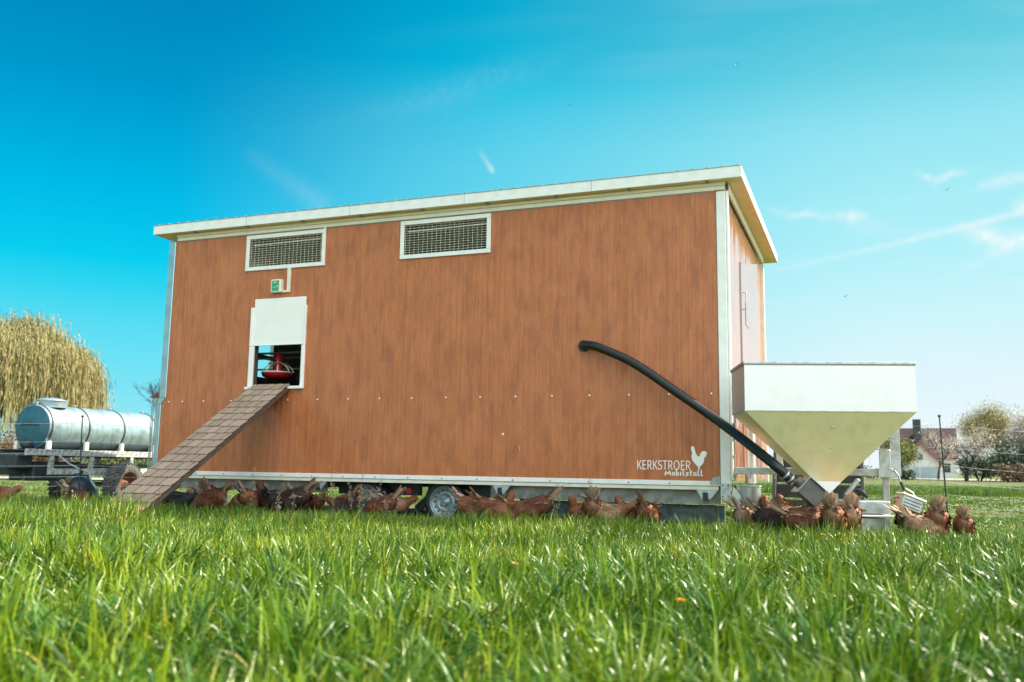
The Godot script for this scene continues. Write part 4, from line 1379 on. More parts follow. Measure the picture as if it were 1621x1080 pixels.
# ---------------------------------------------------------------- trees and houses
func limb(mb: Mb, r: RandomNumberGenerator, p: Vector3, d: Vector3, ln: float, rad: float, depth: int, spread: float, tips: Array) -> void:
	var path := [p]
	var q := p
	var dd := d
	for i in 3:
		dd = (dd + Vector3(r.randf_range(-1, 1), r.randf_range(-0.5, 0.8), r.randf_range(-1, 1)) * 0.17).normalized()
		q = q + dd * ln / 3
		path.append(q)
	mb.tube(path, [rad, rad * 0.88, rad * 0.75, rad * 0.62], 6 if depth < 2 else 4, false)
	if depth <= 0:
		tips.append(q)
		return
	for i in 3 if depth > 1 else 4:
		var nd := (dd + Vector3(r.randf_range(-1, 1), r.randf_range(-0.35, 0.75), r.randf_range(-1, 1)) * spread).normalized()
		limb(mb, r, path[2 + (i % 2)], nd, ln * r.randf_range(0.62, 0.85), rad * 0.60, depth - 1, spread, tips)
		tips.append(path[3])

func leafy_tree(called: String, label: String, cat: String, at: Vector3, h: float, trunk: float, depth: int, leaves: int, size: float, puff: float, pal: Array, bark: Material, seed_: int, spread := 0.8, up := 0.32) -> void:
	var r := RandomNumberGenerator.new()
	r.seed = seed_
	var t := thing(called, label, cat, at)
	var mb := Mb.new()
	var tips := []
	limb(mb, r, Vector3(0, -0.1, 0), Vector3(r.randf_range(-0.08, 0.08), 1, 0).normalized(), h * up, trunk, depth, spread, tips)
	var hi := 0.0
	for q in tips: hi = maxf(hi, q.y)
	part("trunk", mb, bark, t)
	if leaves > 0:
		var lb := Mb.new()
		for i in leaves:
			var c: Vector3 = tips[r.randi() % tips.size()]
			var o := Vector3(r.randfn(), r.randfn(), r.randfn()) * puff * 0.55
			var al := Vector3(r.randf_range(-1, 1), r.randf_range(-1, 0.6), r.randf_range(-1, 1)).normalized() * size * r.randf_range(0.6, 1.3)
			var sd := al.cross(Vector3(r.randf_range(-1, 1), r.randf_range(-1, 1), r.randf_range(-1, 1))).normalized()
			lb.col = pal[r.randi() % pal.size()]
			var v := r.randf_range(0.75, 1.25)
			lb.col = Color(lb.col.r * v, lb.col.g * v, lb.col.b * v)
			lb.leaf(c + o, al, sd, size * 0.7)
		part("crown", lb, M.veg, t)

func bush(called: String, label: String, at: Vector3, sz: Vector3, leaves: int, size: float, pal: Array, seed_: int) -> void:
	var r := RandomNumberGenerator.new()
	r.seed = seed_
	var t := thing(called, label, "bush", at)
	var st := Mb.new()
	for i in 9:
		var a := r.randf() * TAU
		var e := Vector3(cos(a) * sz.x * 0.35, sz.y * r.randf_range(0.5, 0.9), sin(a) * sz.z * 0.35)
		st.tube([Vector3(cos(a), 0, sin(a)) * 0.1, e * 0.5 + Vector3(0, 0.1, 0), e], [0.05, 0.035, 0.015], 5, false)
	part("stem", st, M.bark, t)
	var lb := Mb.new()
	var cl := []
	for i in 26: cl.append(Vector3(r.randf_range(-0.5, 0.5) * sz.x, sz.y * sqrt(r.randf()) * 0.85 * (1.0 - 0.35 * r.randf()), r.randf_range(-0.5, 0.5) * sz.z))
	for i in leaves:
		var c: Vector3 = cl[r.randi() % cl.size()]
		var o := Vector3(r.randfn() * sz.x, r.randfn() * sz.y, r.randfn() * sz.z) * 0.085
		var p := c + o
		p.y = absf(p.y)
		var al := Vector3(r.randf_range(-1, 1), r.randf_range(-0.6, 1), r.randf_range(-1, 1)).normalized() * size
		var sd := al.cross(Vector3(r.randf_range(-1, 1), r.randf_range(-1, 1), r.randf_range(-1, 1))).normalized()
		var q: Color = pal[r.randi() % pal.size()]
		var v := r.randf_range(0.7, 1.3)
		lb.col = Color(q.r * v, q.g * v, q.b * v)
		lb.leaf(p, al, sd, size * 0.7)
	part("crown", lb, M.veg, t)

func willow() -> void:
	var r := RandomNumberGenerator.new()
	r.seed = 301
	var t := thing("weeping_willow", "large golden weeping willow in early leaf behind the water tank", "tree", Vector3(-35.0, 0, -60))
	var mb := Mb.new()
	var tips := []
	limb(mb, r, Vector3.ZERO, Vector3(0.05, 1, 0), 3.4, 0.42, 3, 0.85, tips)
	part("trunk", mb, M.bark_dark, t)
	var lb := Mb.new()
	var heads := []
	for i in 420:
		var a := r.randf() * TAU
		var k := sqrt(r.randf())
		var rr := k * 6.5
		var y := 10.1 - 3.0 * pow(k, 3.2) - r.randf() * 1.6 * (1.0 - 0.6 * k) + 1.1 * nz.get_noise_2d(cos(a) * 30.0, sin(a) * 30.0 * k)
		if nz.get_noise_2d(cos(a) * rr * 1.4 + 200.0, sin(a) * rr * 1.4 + y) < -0.22: continue
		heads.append(Vector3(cos(a) * rr, y, sin(a) * rr))
	for hd in heads:
		var edge := clampf(Vector2(hd.x, hd.z).length() / 6.5, 0.0, 1.0)
		var w := r.randf_range(0.30, 0.70)
		var tone := r.randf()
		var reach := r.randf_range(1.6, 3.6) + 3.4 * edge * r.randf()
		for j in 40:
			var p: Vector3 = hd + Vector3(r.randfn() * w, r.randfn() * 0.35, r.randfn() * w)
			var out := Vector3(p.x, 0, p.z).normalized()
			var ln := minf(reach * r.randf_range(0.5, 1.15), p.y - 0.25)
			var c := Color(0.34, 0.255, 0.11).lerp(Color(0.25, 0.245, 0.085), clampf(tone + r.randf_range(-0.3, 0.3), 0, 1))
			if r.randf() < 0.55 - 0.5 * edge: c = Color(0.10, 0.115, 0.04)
			lb.col = c
			var segs := 7
			var q := p
			for s in segs:
				var nx := q + Vector3(out.x * 0.10 * (1.0 - s * 0.14) + r.randf_range(-0.10, 0.10), -ln / segs + (0.20 if s == 0 else 0.0), out.z * 0.10 + r.randf_range(-0.10, 0.10))
				var an := r.randf() * TAU
				lb.leaf(q, (nx - q) * 1.15, Vector3(cos(an), r.randf_range(-0.3, 0.3), sin(an)).normalized(), 0.055)
				if r.randf() < 0.6: lb.leaf(q, Vector3(r.randf_range(-0.13, 0.13), -0.13, r.randf_range(-0.13, 0.13)), Vector3(sin(an), 0, cos(an)), 0.05)
				q = nx
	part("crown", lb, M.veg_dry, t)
	# a few bare limbs reach up through the strands
	var tb := Mb.new()
	for i in 14:
		var a := TAU * i / 14.0
		var e := Vector3(cos(a) * 4.6, 7.0 + 1.4 * sin(i * 2.3), sin(a) * 4.6)
		tb.tube([Vector3(0, 2.6, 0), e * 0.5 + Vector3(0, 2.0, 0), e], [0.22, 0.12, 0.05], 6, false)
	part("limb", tb, M.bark_dark, t)

func far_house() -> void:
	var at := Vector3(46.9, 0, -104)
	var wallm := worn(0.66, 0.66, 0.60, 0.85, 0.0, 60, 0.08, 0.3)
	var roofm := worn(0.075, 0.035, 0.032, 0.8, 0.0, 61, 0.3, 0.8)
	var roof2 := worn(0.34, 0.13, 0.085, 0.8, 0.0, 62, 0.3, 0.8)
	# garage with steep gable
	var g := thing("gabled_garage", "pale garage with steep red-tiled gable roof in front of the far house", "garage", at, -0.42)
	var w := 2.25
	var wb := Mb.new()
	var eave := 1.6
	var apex := 3.75
	wb.box(Vector3(0, eave / 2, -3.5), Vector3(w * 2, eave, 7.0))
	wb.face([Vector3(-w, eave, 0), Vector3(w, eave, 0), Vector3(0, apex, 0)], Vector3(0, 2, -3))
	wb.face([Vector3(-w, eave, -7), Vector3(w, eave, -7), Vector3(0, apex, -7)], Vector3(0, 2, -3))
	part("wall", wb, wallm, g)
	for s in [-1.0, 1.0]:
		var rb := Mb.new()
		rb.bar(Vector3(s * (w + 0.30), eave - 0.28, -3.4), Vector3(s * 0.0, apex + 0.10, -3.4), 7.6, 0.16)
		part("roof", rb, roof2, g)
		var dm := Mb.new()
		dm.box(Vector3(s * 1.08, 0.68, 0.03), Vector3(2.0, 1.32, 0.05), 0.01)
		var dd := part("garage_door", dm, worn(0.36, 0.44, 0.46, 0.6, 0.0, 63, 0.1, 0.5), g)
		for k in 3:
			var rl := Mb.new()
			rl.box(Vector3(s * 1.08, 0.36 + k * 0.33, 0.06), Vector3(1.96, 0.02, 0.012))
			part("door_rib", rl, M.galv_dull, dd)
	var wi := Mb.new()
	wi.box(Vector3(0.05, 2.45, 0.02), Vector3(0.55, 0.62, 0.05), 0.01)
	var win := part("window", wi, M.dark_iron, g)
	var wf := Mb.new()
	for k in 5: wf.box(Vector3(0.05, 2.22 + k * 0.11, 0.05), Vector3(0.50, 0.03, 0.02))
	part("shutter_slat", wf, M.galv_dull, win)
	# main house behind, ridge across the view
	var h := thing("farmhouse", "far farmhouse with wide dark red roof and chimney behind the pale garage", "house", Vector3(50.4, 0, -113), -0.42)
	var hb := Mb.new()
	hb.box(Vector3(0.4, 1.4, -4), Vector3(8.4, 2.8, 8.0))
	for sx in [-3.8, 4.6]: hb.face([Vector3(sx, 2.8, 0), Vector3(sx, 2.8, -8), Vector3(sx, 6.2, -4)], Vector3(0.4, 3, -4))
	part("wall", hb, wallm, h)
	for s in [1.0, -1.0]:
		var rb := Mb.new()
		rb.box(Vector3.ZERO, Vector3(9.0, 0.16, 5.9), 0.02, Transform3D(Basis(Vector3.RIGHT, s * 0.72), Vector3(0.4, 4.35, -4 + s * 2.15)))
		part("roof", rb, roofm, h)
	var cb := Mb.new()
	cb.box(Vector3(0.35, 6.1, -2.6), Vector3(0.95, 2.6, 0.8), 0.02)
	part("chimney", cb, M.dark_iron, h)
	var v := Mb.new()
	v.box(Vector3(3.5, 1.3, 0.03), Vector3(0.8, 1.1, 0.06), 0.01)
	part("window", v, M.dark_iron, h)

func vegetation() -> void:
	willow()
	var tw := [Color(0.10, 0.09, 0.075), Color(0.075, 0.075, 0.07)]
	leafy_tree("bare_tree", "leafless grey tree showing beside the left end of the hen house", "tree", Vector3(-23.9, 0, -60), 8.8, 0.15, 6, 0, 0.1, 0.3, tw, M.bark_dark, 311, 0.85, 0.27)
	var yel := [Color(0.19, 0.20, 0.035), Color(0.15, 0.17, 0.035), Color(0.23, 0.21, 0.05)]
	leafy_tree("young_tree", "small yellow-green leafy tree left of the pale garage", "tree", Vector3(36.1, 0, -84), 4.8, 0.12, 3, 6500, 0.17, 0.62, yel, M.bark, 312, 0.75, 0.34)
	var olive := [Color(0.32, 0.27, 0.10), Color(0.25, 0.23, 0.09), Color(0.36, 0.27, 0.13)]
	leafy_tree("budding_tree", "big round tree in olive bud at the right edge behind the pink blossom", "tree", Vector3(50.0, 0, -92), 9.6, 0.30, 4, 30000, 0.12, 1.0, olive, M.bark, 313, 0.85, 0.30)
	var pink := [Color(0.60, 0.46, 0.43), Color(0.72, 0.58, 0.55), Color(0.50, 0.42, 0.35)]
	leafy_tree("blossom_tree", "wide tree in pale pink blossom at the right edge of the view", "tree", Vector3(45.0, 0, -80), 6.8, 0.24, 4, 26000, 0.125, 0.85, pink, M.bark_dark, 314, 0.95, 0.30)
	leafy_tree("dark_trunked_tree", "thin blossoming tree with dark forked trunk right of the garage", "tree", Vector3(38.6, 0, -77), 5.2, 0.20, 4, 5000, 0.11, 0.7, pink, M.bark_dark, 315, 0.8, 0.32)
	leafy_tree("flowering_tree", "slender flowering tree in front of the farmhouse roof beside the fence post", "tree", Vector3(41.4, 0, -88), 5.6, 0.13, 3, 2200, 0.12, 0.6, pink, M.bark_dark, 316, 0.7, 0.34)
	var dk := [Color(0.055, 0.085, 0.05), Color(0.085, 0.11, 0.06), Color(0.12, 0.13, 0.07)]
	bush("hedge_bush", "dark green bush under the pink blossom at the right edge", Vector3(43.6, 0, -76), Vector3(6.5, 4.2, 3.0), 8000, 0.20, dk, 321)
	bush("hedge_bush", "tall dark bush between the two flowering trees", Vector3(41.3, 0, -80), Vector3(3.4, 2.6, 2.5), 3000, 0.18, dk, 322)
	bush("hedge_bush", "low dark bush in front of the young tree and garage", Vector3(35.8, 0, -82), Vector3(1.0, 1.1, 1.0), 900, 0.15, dk, 323)
	bush("hedge_bush", "long dark hedge seen beneath the hopper drawbar", Vector3(25.6, 0, -72), Vector3(6.6, 1.9, 2.4), 5200, 0.20, dk, 324)
	var rd := [Color(0.20, 0.095, 0.06), Color(0.15, 0.10, 0.05), Color(0.25, 0.15, 0.09)]
	bush("russet_bush", "russet brown bush at the foot of the blossom trees", Vector3(40.6, 0, -74), Vector3(2.6, 1.5, 1.8), 2400, 0.14, rd, 325)
	bush("russet_bush", "reddish brown bush left of the tank end below the willow", Vector3(-21.6, 0, -40), Vector3(4.6, 2.5, 2.2), 4200, 0.13, rd, 326)
	var gr := [Color(0.10, 0.13, 0.03), Color(0.15, 0.15, 0.05), Color(0.07, 0.10, 0.03)]
	bush("green_bush", "olive green bush under the deck of the tank trailer", Vector3(-17.5, 0, -41), Vector3(3.6, 1.5, 2.0), 2600, 0.12, gr, 327)
	bush("green_bush", "low olive bush behind the tank trailer wheel", Vector3(-14.2, 0, -38), Vector3(3.0, 0.9, 2.0), 1800, 0.11, gr, 328)
	bush("green_bush", "pale green bush on the far field behind the house", Vector3(-30, 0, -62), Vector3(9.0, 2.0, 3.0), 3500, 0.2, gr, 329)

# ---------------------------------------------------------------- weeds and flowers in the grass
func weeds() -> void:
	var r := RandomNumberGenerator.new()
	var stemm := vmat(0.7, Color(0.3, 0.3, 0.12))
	# [x pixel-free place in the world, height, tone], each a plant of its own
	var spots := [
		[H(-4.05, 0, 0.75), 0.62, 0, "tall seed-headed weed in front of the hidden left wheel"],
		[H(-3.72, 0, 0.80), 0.60, 0, "leaning seed-headed weed between the two trailer wheels"],
		[H(-3.52, 0, 0.85), 0.50, 0, "pinkish seed-headed weed left of the visible trailer wheel"],
		[H(-3.84, 0, 0.72), 0.46, 1, "thin grey weed stalk between the trailer wheels"],
		[H(-5.05, 0, 0.85), 0.60, 0, "cream flowering weed to the right of the ramp foot"],
		[H(-1.62, 0, 0.55), 0.52, 0, "upright cream seed stalk above the yellow bucket"],
		[H(-1.30, 0, 0.50), 0.54, 1, "grey seed stalk beside the red-headed hen"],
		[H(-6.35, 0, 2.2), 0.40, 0, "cream seed heads at the lower end of the ramp"],
		[H(-6.0, 0, 2.3), 0.36, 0, "dry forked weed in front of the ramp foot"],
		[H(-4.45, 0, 0.9), 0.36, 1, "grey-budded weed in front of the dark brown hen"],
		[H(-4.62, 0, 0.95), 0.33, 1, "low grey-budded weed before the dark hen's breast"],
		[H(-3.30, 0, 0.95), 0.38, 0, "short pinkish weed at the edge of the wheel"],
		[H(-2.75, 0, 0.8), 0.30, 1, "low grey weed right of the trailer wheel"],
		[H(-5.35, 0, 0.9), 0.42, 1, "thin weed arching before the russet hen"],
		[H(-8.1, 0, 1.2), 0.46, 0, "cream weed in front of the black barrel"],
		[H(-7.6, 0, 1.0), 0.44, 0, "cream weed beside the tank trailer wheel"],
	]
	for q in spots:
		r.seed = 900 + int(q[1] * 100) + int(q[0].x * 37.0)
		var t := thing("seed_weed", q[3], "weed", q[0], r.randf() * TAU, "flowering weeds in front of the hen house")
		var mb := Mb.new()
		var pods := Mb.new()
		mb.col = Color(0.20, 0.22, 0.08)
		for b in r.randi_range(1, 3):
			var h: float = q[1] * (1.0 if b == 0 else r.randf_range(0.55, 0.85))
			var ln := Vector3(r.randf_range(-0.16, 0.16), 1, r.randf_range(-0.16, 0.16))
			var pa := []
			for i in 6:
				var u := i / 5.0
				pa.append(Vector3(ln.x * h * u * u, h * u, ln.z * h * u * u))
			mb.tube(pa, [0.0026, 0.0024, 0.002, 0.0017, 0.0014, 0.001], 5, false)
			for i in 24:
				var u := r.randf_range(0.45, 1.0)
				var p := Vector3(ln.x * h * u * u, h * u, ln.z * h * u * u)
				var a := r.randf() * TAU
				var d := Vector3(cos(a), r.randf_range(0.2, 0.7), sin(a)) * 0.022 * (1.25 - 0.6 * u)
				mb.tube([p, p + d], [0.0007], 3, false)
				pods.col = [Color(0.44, 0.24, 0.17), Color(0.33, 0.28, 0.24)][q[2]]
				if r.randf() < 0.35: pods.col = Color(0.62, 0.55, 0.42)
				pods.ball(p + d, Vector3(0.0042, 0.0052, 0.0036), 6)
		part("stem", mb, stemm, t)
		part("seed_pod", pods, M.feather, t)
	# dandelions
	var yl := mat(0.75, 0.36, 0.01, 0.7)
	var k := 0
	for q in [[Vector3(2.55, 0, -4.55), "dandelion flower in the long grass at the right edge"], [Vector3(2.15, 0, -6.3), "dandelion flower below the feed hopper"], [Vector3(0.03, 0, -4.2), "dandelion flower in the middle of the long grass"], [Vector3(0.6, 0, -3.2), "dandelion flower nearest the camera"], [Vector3(-0.75, 0, -6.6), "dandelion flower in front of the trailer wheel"]]:
		var t := thing("dandelion", q[1], "flower", q[0], 0.7 * k)
		var hh: float = [0.24, 0.22, 0.21, 0.20, 0.2][k]
		k += 1
		var sm := Mb.new()
		sm.tube([Vector3.ZERO, Vector3(0.01, hh * 0.6, 0), Vector3(0.005, hh, 0)], [0.0025], 5)
		part("stem", sm, mat(0.12, 0.18, 0.04), t)
		var fm := Mb.new()
		for i in 40:
			var a := i * 2.399
			var rr := 0.018 * sqrt(i / 40.0)
			fm.leaf(Vector3(0.005 + cos(a) * rr * 0.4, hh, sin(a) * rr * 0.4), Vector3(cos(a) * rr, 0.010 * (1.2 - i / 40.0), sin(a) * rr), Vector3(-sin(a), 0, cos(a)), 0.005)
		part("petals", fm, yl, t)

# ---------------------------------------------------------------- hens
const CELL := 0.0125

func hen_body(bones: Array, feather_seed: int, paint: Callable) -> Array:
	var lo := Vector3(-0.36, -0.02, -0.1375)
	var nx := 58
	var ny := 41
	var nzz := 23
	var kk := 0.016
	var field := PackedFloat32Array()
	field.resize(nx * ny * nzz)
	field.fill(1.0)
	var pa := PackedVector3Array()
	var ab := PackedVector3Array()
	var ra := PackedFloat32Array()
	var rb := PackedFloat32Array()
	var sq := PackedFloat32Array()
	for b in bones:
		pa.append(b[0]); ab.append(b[1] - b[0]); ra.append(b[2]); rb.append(b[3]); sq.append(maxf((b[1] - b[0]).length_squared(), 1e-8))
	var half := (nzz - 1) / 2
	for i in nx:
		for j in ny:
			for k in half + 1:
				var p := lo + Vector3(i, j, k) * CELL
				var s := 0.0
				for b in pa.size():
					var ap := p - pa[b]
					var t := clampf(ap.dot(ab[b]) / sq[b], 0.0, 1.0)
					var d := (ap - ab[b] * t).length() - lerpf(ra[b], rb[b], t)
					if d < 0.09: s += exp(-d / kk)
				var f := 0.2 if s <= 0.0 else -kk * log(s)
				field[(i * ny + j) * nzz + k] = f
				field[(i * ny + j) * nzz + nzz - 1 - k] = f
	var mb := Mb.new()
	var at := {}
	var sy := nzz
	var sx := ny * nzz
	var corners := [0, 1, sy, sy + 1, sx, sx + 1, sx + sy, sx + sy + 1]
	var co := [Vector3(0, 0, 0), Vector3(0, 0, 1), Vector3(0, 1, 0), Vector3(0, 1, 1), Vector3(1, 0, 0), Vector3(1, 0, 1), Vector3(1, 1, 0), Vector3(1, 1, 1)]
	var eds := [[0, 1], [2, 3], [4, 5], [6, 7], [0, 2], [1, 3], [4, 6], [5, 7], [0, 4], [1, 5], [2, 6], [3, 7]]
	for i in nx - 1:
		for j in ny - 1:
			for k in nzz - 1:
				var base := i * sx + j * sy + k
				var m := 0
				for q in 8:
					if field[base + corners[q]] < 0.0: m += 1
				if m == 0 or m == 8: continue
				var sum := Vector3.ZERO
				var cnt := 0
				var g := Vector3.ZERO
				for e in eds:
					var fa := field[base + corners[e[0]]]
					var fb := field[base + corners[e[1]]]
					g += (co[e[1]] - co[e[0]]) * (fb - fa)
					if (fa < 0.0) != (fb < 0.0):
						sum += co[e[0]].lerp(co[e[1]], fa / (fa - fb))
						cnt += 1
				var p := lo + (Vector3(i, j, k) + sum / cnt) * CELL
				var nn := g.normalized()
				mb.col = paint.call(p, nn)
				at[base] = mb.svert(p, nn)
	for i in range(1, nx - 1):
		for j in range(1, ny - 1):
			for k in range(1, nzz - 1):
				var base := i * sx + j * sy + k
				var f0 := field[base] < 0.0
				if f0 != (field[base + sx] < 0.0): mb.squad(at[base - sy - 1], at[base - 1], at[base], at[base - sy])
				if f0 != (field[base + sy] < 0.0): mb.squad(at[base - sx - 1], at[base - 1], at[base], at[base - sx])
				if f0 != (field[base + 1] < 0.0): mb.squad(at[base - sx - sy], at[base - sy], at[base], at[base - sx])
	# overlapping contour feathers, laid backwards over the body
	var fm := Mb.new()
	var r := RandomNumberGenerator.new()
	r.seed = feather_seed
	for i in 420:
		var q := r.randi() % mb.v.size()
		var p := mb.v[q]
		var nn := mb.n[q]
		if p.y < 0.10 and p.x < 0.16: continue
		var back := (Vector3(-1, -0.25, 0) - nn * Vector3(-1, -0.25, 0).dot(nn))
		if back.length() < 0.2: continue
		back = (back.normalized() + nn * r.randf_range(0.15, 0.45) + Vector3(0, r.randf_range(-0.3, 0.3), r.randf_range(-0.3, 0.3))).normalized()
		var sd := back.cross(nn).normalized()
		var ln := r.randf_range(0.018, 0.036) * (0.6 if p.x > 0.13 else 1.0)
		var v := r.randf_range(0.65, 1.45)
		var c := mb.c[q]
		fm.col = Color(c.r * v, c.g * v, c.b * v)
		var root := p - back * ln * 0.3 + nn * 0.001
		var mid := p + back * ln * 0.35
		var tip := p + back * ln
		fm.tri(root, mid + sd * ln * 0.34, mid - sd * ln * 0.34, nn)
		fm.tri(mid + sd * ln * 0.34, tip + sd * ln * 0.12, mid - sd * ln * 0.34, nn)
		fm.tri(tip + sd * ln * 0.12, tip - sd * ln * 0.12, mid - sd * ln * 0.34, nn)
	return [mb, fm]

func make_hen(pose: int, tone: Array, seed_: int) -> Node3D:
	# tone: back, neck, tail colours; +x is forward
	var bones := []
	var V := func(x: float, y: float, z := 0.0) -> Vector3: return Vector3(x, y, z)
	var head: Vector3
	var hdir: Vector3
	var tail: Vector3
	var tdir: Vector3
	if pose == 0:        # alert, head up
		bones = [[V.call(-0.09, 0.235), V.call(0.07, 0.225), 0.088, 0.088], [V.call(0.09, 0.205), V.call(0.11, 0.235), 0.07, 0.06], [V.call(-0.13, 0.255), V.call(-0.19, 0.31), 0.058, 0.016], [V.call(0.10, 0.26), V.call(0.15, 0.345), 0.056, 0.034], [V.call(0.15, 0.345), V.call(0.165, 0.385), 0.033, 0.026], [V.call(0.165, 0.39), V.call(0.185, 0.387), 0.026, 0.019]]
		head = Vector3(0.172, 0.39, 0); hdir = Vector3(1, -0.08, 0); tail = Vector3(-0.17, 0.30, 0); tdir = Vector3(-0.72, 0.70, 0)
	elif pose == 1:      # foraging, head in the grass, tail high
		bones = [[V.call(-0.09, 0.255), V.call(0.08, 0.215), 0.090, 0.086], [V.call(0.09, 0.19), V.call(0.11, 0.20), 0.068, 0.06], [V.call(-0.12, 0.285), V.call(-0.165, 0.345), 0.060, 0.016], [V.call(0.11, 0.205), V.call(0.19, 0.15), 0.056, 0.036], [V.call(0.19, 0.15), V.call(0.225, 0.09), 0.034, 0.026], [V.call(0.228, 0.08), V.call(0.24, 0.065), 0.026, 0.02]]
		head = Vector3(0.233, 0.075, 0); hdir = Vector3(0.65, -0.75, 0); tail = Vector3(-0.145, 0.335, 0); tdir = Vector3(-0.50, 0.86, 0)
	else:                # walking, neck stretched forward
		bones = [[V.call(-0.09, 0.245), V.call(0.08, 0.225), 0.088, 0.085], [V.call(0.09, 0.205), V.call(0.11, 0.22), 0.068, 0.058], [V.call(-0.125, 0.265), V.call(-0.18, 0.325), 0.060, 0.016], [V.call(0.11, 0.235), V.call(0.19, 0.275), 0.054, 0.034], [V.call(0.19, 0.275), V.call(0.235, 0.30), 0.032, 0.026], [V.call(0.235, 0.30), V.call(0.255, 0.295), 0.026, 0.019]]
		head = Vector3(0.243, 0.30, 0); hdir = Vector3(1, -0.2, 0); tail = Vector3(-0.16, 0.315, 0); tdir = Vector3(-0.62, 0.79, 0)
	for s in [0.05]: bones.append([V.call(-0.01, 0.175, -s), V.call(0.005, 0.10, -s), 0.05, 0.016])
	var back: Color = tone[0]
	var neck: Color = tone[1]
	var tl: Color = tone[2]
	var f := FastNoiseLite.new()
	f.seed = seed_; f.frequency = 22.0
	var paint := func(p: Vector3, n: Vector3) -> Color:
		var c := back
		c = c.lerp(neck, smoothstep(0.06, 0.16, p.x))
		c = c.lerp(tl * 0.7 + back * 0.3, smoothstep(0.16, 0.21, -p.x + 0.45 * (p.y - 0.30)))
		c = c.lerp(tl * 0.5 + back * 0.5, smoothstep(0.17, 0.09, p.y) * 0.3)
		var v := 1.0 + 0.45 * f.get_noise_3d(p.x, p.y, p.z)
		return Color(c.r * v, c.g * v, c.b * v)
	var made := hen_body(bones, seed_, paint)
	var t := Node3D.new()
	part("body", made[0], M.feather, t)
	var fe := part("feathers", made[1], M.feather, t)
	fe.set_meta("kind", "stuff")
	var r := RandomNumberGenerator.new()
	r.seed = seed_ + 5
	# folded wings with layered quills
	for s in [-1.0, 1.0]:
		var wm := Mb.new()
		for row in 3:
			for k in 6:
				var u := k / 5.0
				var p := Vector3(0.065 - row * 0.035 - u * 0.03, 0.285 - u * 0.07 - row * 0.004, s * (0.078 + 0.012 * sin(u * PI) + 0.003 * row))
				var al := Vector3(-0.115 - 0.02 * row, -0.012 + 0.035 * row * 0.4 + (0.25 - p.y) * 0.2, -s * 0.012)
				var v := r.randf_range(0.75, 1.25)
				wm.col = Color(back.r * v, back.g * v, back.b * v) if r.randf() > 0.04 else tl
				wm.leaf(p, al, Vector3(0, 1, s * 0.25).normalized(), 0.036)
		part("wing", wm, M.feather, t)
	# tail feathers, a tented fan
	var tm := Mb.new()
	for k in 23:
		var u := (k - 11) / 11.0
		var d := (tdir + Vector3(-0.22 * absf(u), -0.20 * absf(u), u * 0.17)).normalized()
		var v := r.randf_range(0.8, 1.2)
		var c := tl.lerp(back, 0.75 * r.randf() * r.randf())
		tm.col = Color(c.r * v, c.g * v, c.b * v)
		var sd := (Vector3(0, 0, 1) * (1.0 - absf(u) * 0.6) + Vector3(0.5, 0.4, 0) * u).normalized()
		tm.plume(tail - tdir * 0.035 + Vector3(0, -0.020 * absf(u), u * 0.034), d * 0.20 * r.randf_range(0.62, 1.08), sd, 0.030, Vector3(-0.02, -0.012, u * 0.01))
	for k in 60:      # soft fluff over the rump, blending into the back
		var u := r.randf()
		var d := (tdir * 0.7 + Vector3(r.randf_range(-0.7, 0.0), r.randf_range(-0.7, 0.2), r.randf_range(-0.45, 0.45))).normalized()
		var v := r.randf_range(0.75, 1.25)
		var c := tl.lerp(back, u * 0.85)
		tm.col = Color(c.r * v, c.g * v, c.b * v)
		tm.plume(tail + (Vector3(0.07, -0.05, 0) - tdir * 0.03) * u + Vector3(r.randf_range(-0.015, 0.015), r.randf_range(-0.03, 0.03), r.randf_range(-0.042, 0.042)), d * r.randf_range(0.045, 0.09), d.cross(Vector3(r.randf(), 1, r.randf())).normalized(), 0.03, Vector3.ZERO)
	part("tail", tm, M.feather, t)
	# head furniture
	var hd := hdir.normalized()
	var up := Vector3(-hd.y, hd.x, 0)
	var cm := Mb.new()
	for k in 5:
		var b := head + hd * (-0.018 + 0.010 * k) + up * 0.018
		cm.ball(b + up * (0.008 + 0.005 * sin(k * PI / 4)), Vector3(0.008, 0.014, 0.004), 8)
	part("comb", cm, M.comb, t)
	for s in [-1.0, 1.0]:
		var wt := Mb.new()
		wt.ball(head + hd * 0.016 - up * 0.030 + Vector3(0, 0, s * 0.008), Vector3(0.008, 0.014, 0.004), 8)
		wt.ball(head - hd * 0.002 + Vector3(0, 0, s * 0.019), Vector3(0.015, 0.014, 0.006), 8)
		part("wattle", wt, M.comb, t)
		var ey := Mb.new()
		ey.ball(head + hd * 0.008 + up * 0.006 + Vector3(0, 0, s * 0.0235), Vector3(0.0045, 0.0045, 0.003), 8)
		part("eye", ey, M.eye, t)
	var bk := Mb.new()
	bk.tube([head + hd * 0.022, head + hd * 0.036 - up * 0.002, head + hd * 0.046 - up * 0.007], [0.010, 0.006, 0.001], 8)
	part("beak", bk, M.beak, t)
	for s in [-1.0, 1.0]:
		var lg := Mb.new()
		var a := Vector3(0.005, 0.115, s * 0.05)
		var b := Vector3(0.0 + 0.03 * s, 0.008, s * 0.05)
		lg.tube([a, (a + b) / 2 + Vector3(-0.008, 0, 0), b], [0.009, 0.0075, 0.007], 6)
		for q in [[0.05, 0.0], [0.042, 0.024], [0.042, -0.024], [-0.022, 0.0]]: lg.tube([b, b + Vector3(q[0], -0.004, q[1])], [0.006, 0.003], 5)
		part("leg", lg, M.leg, t)
	return t

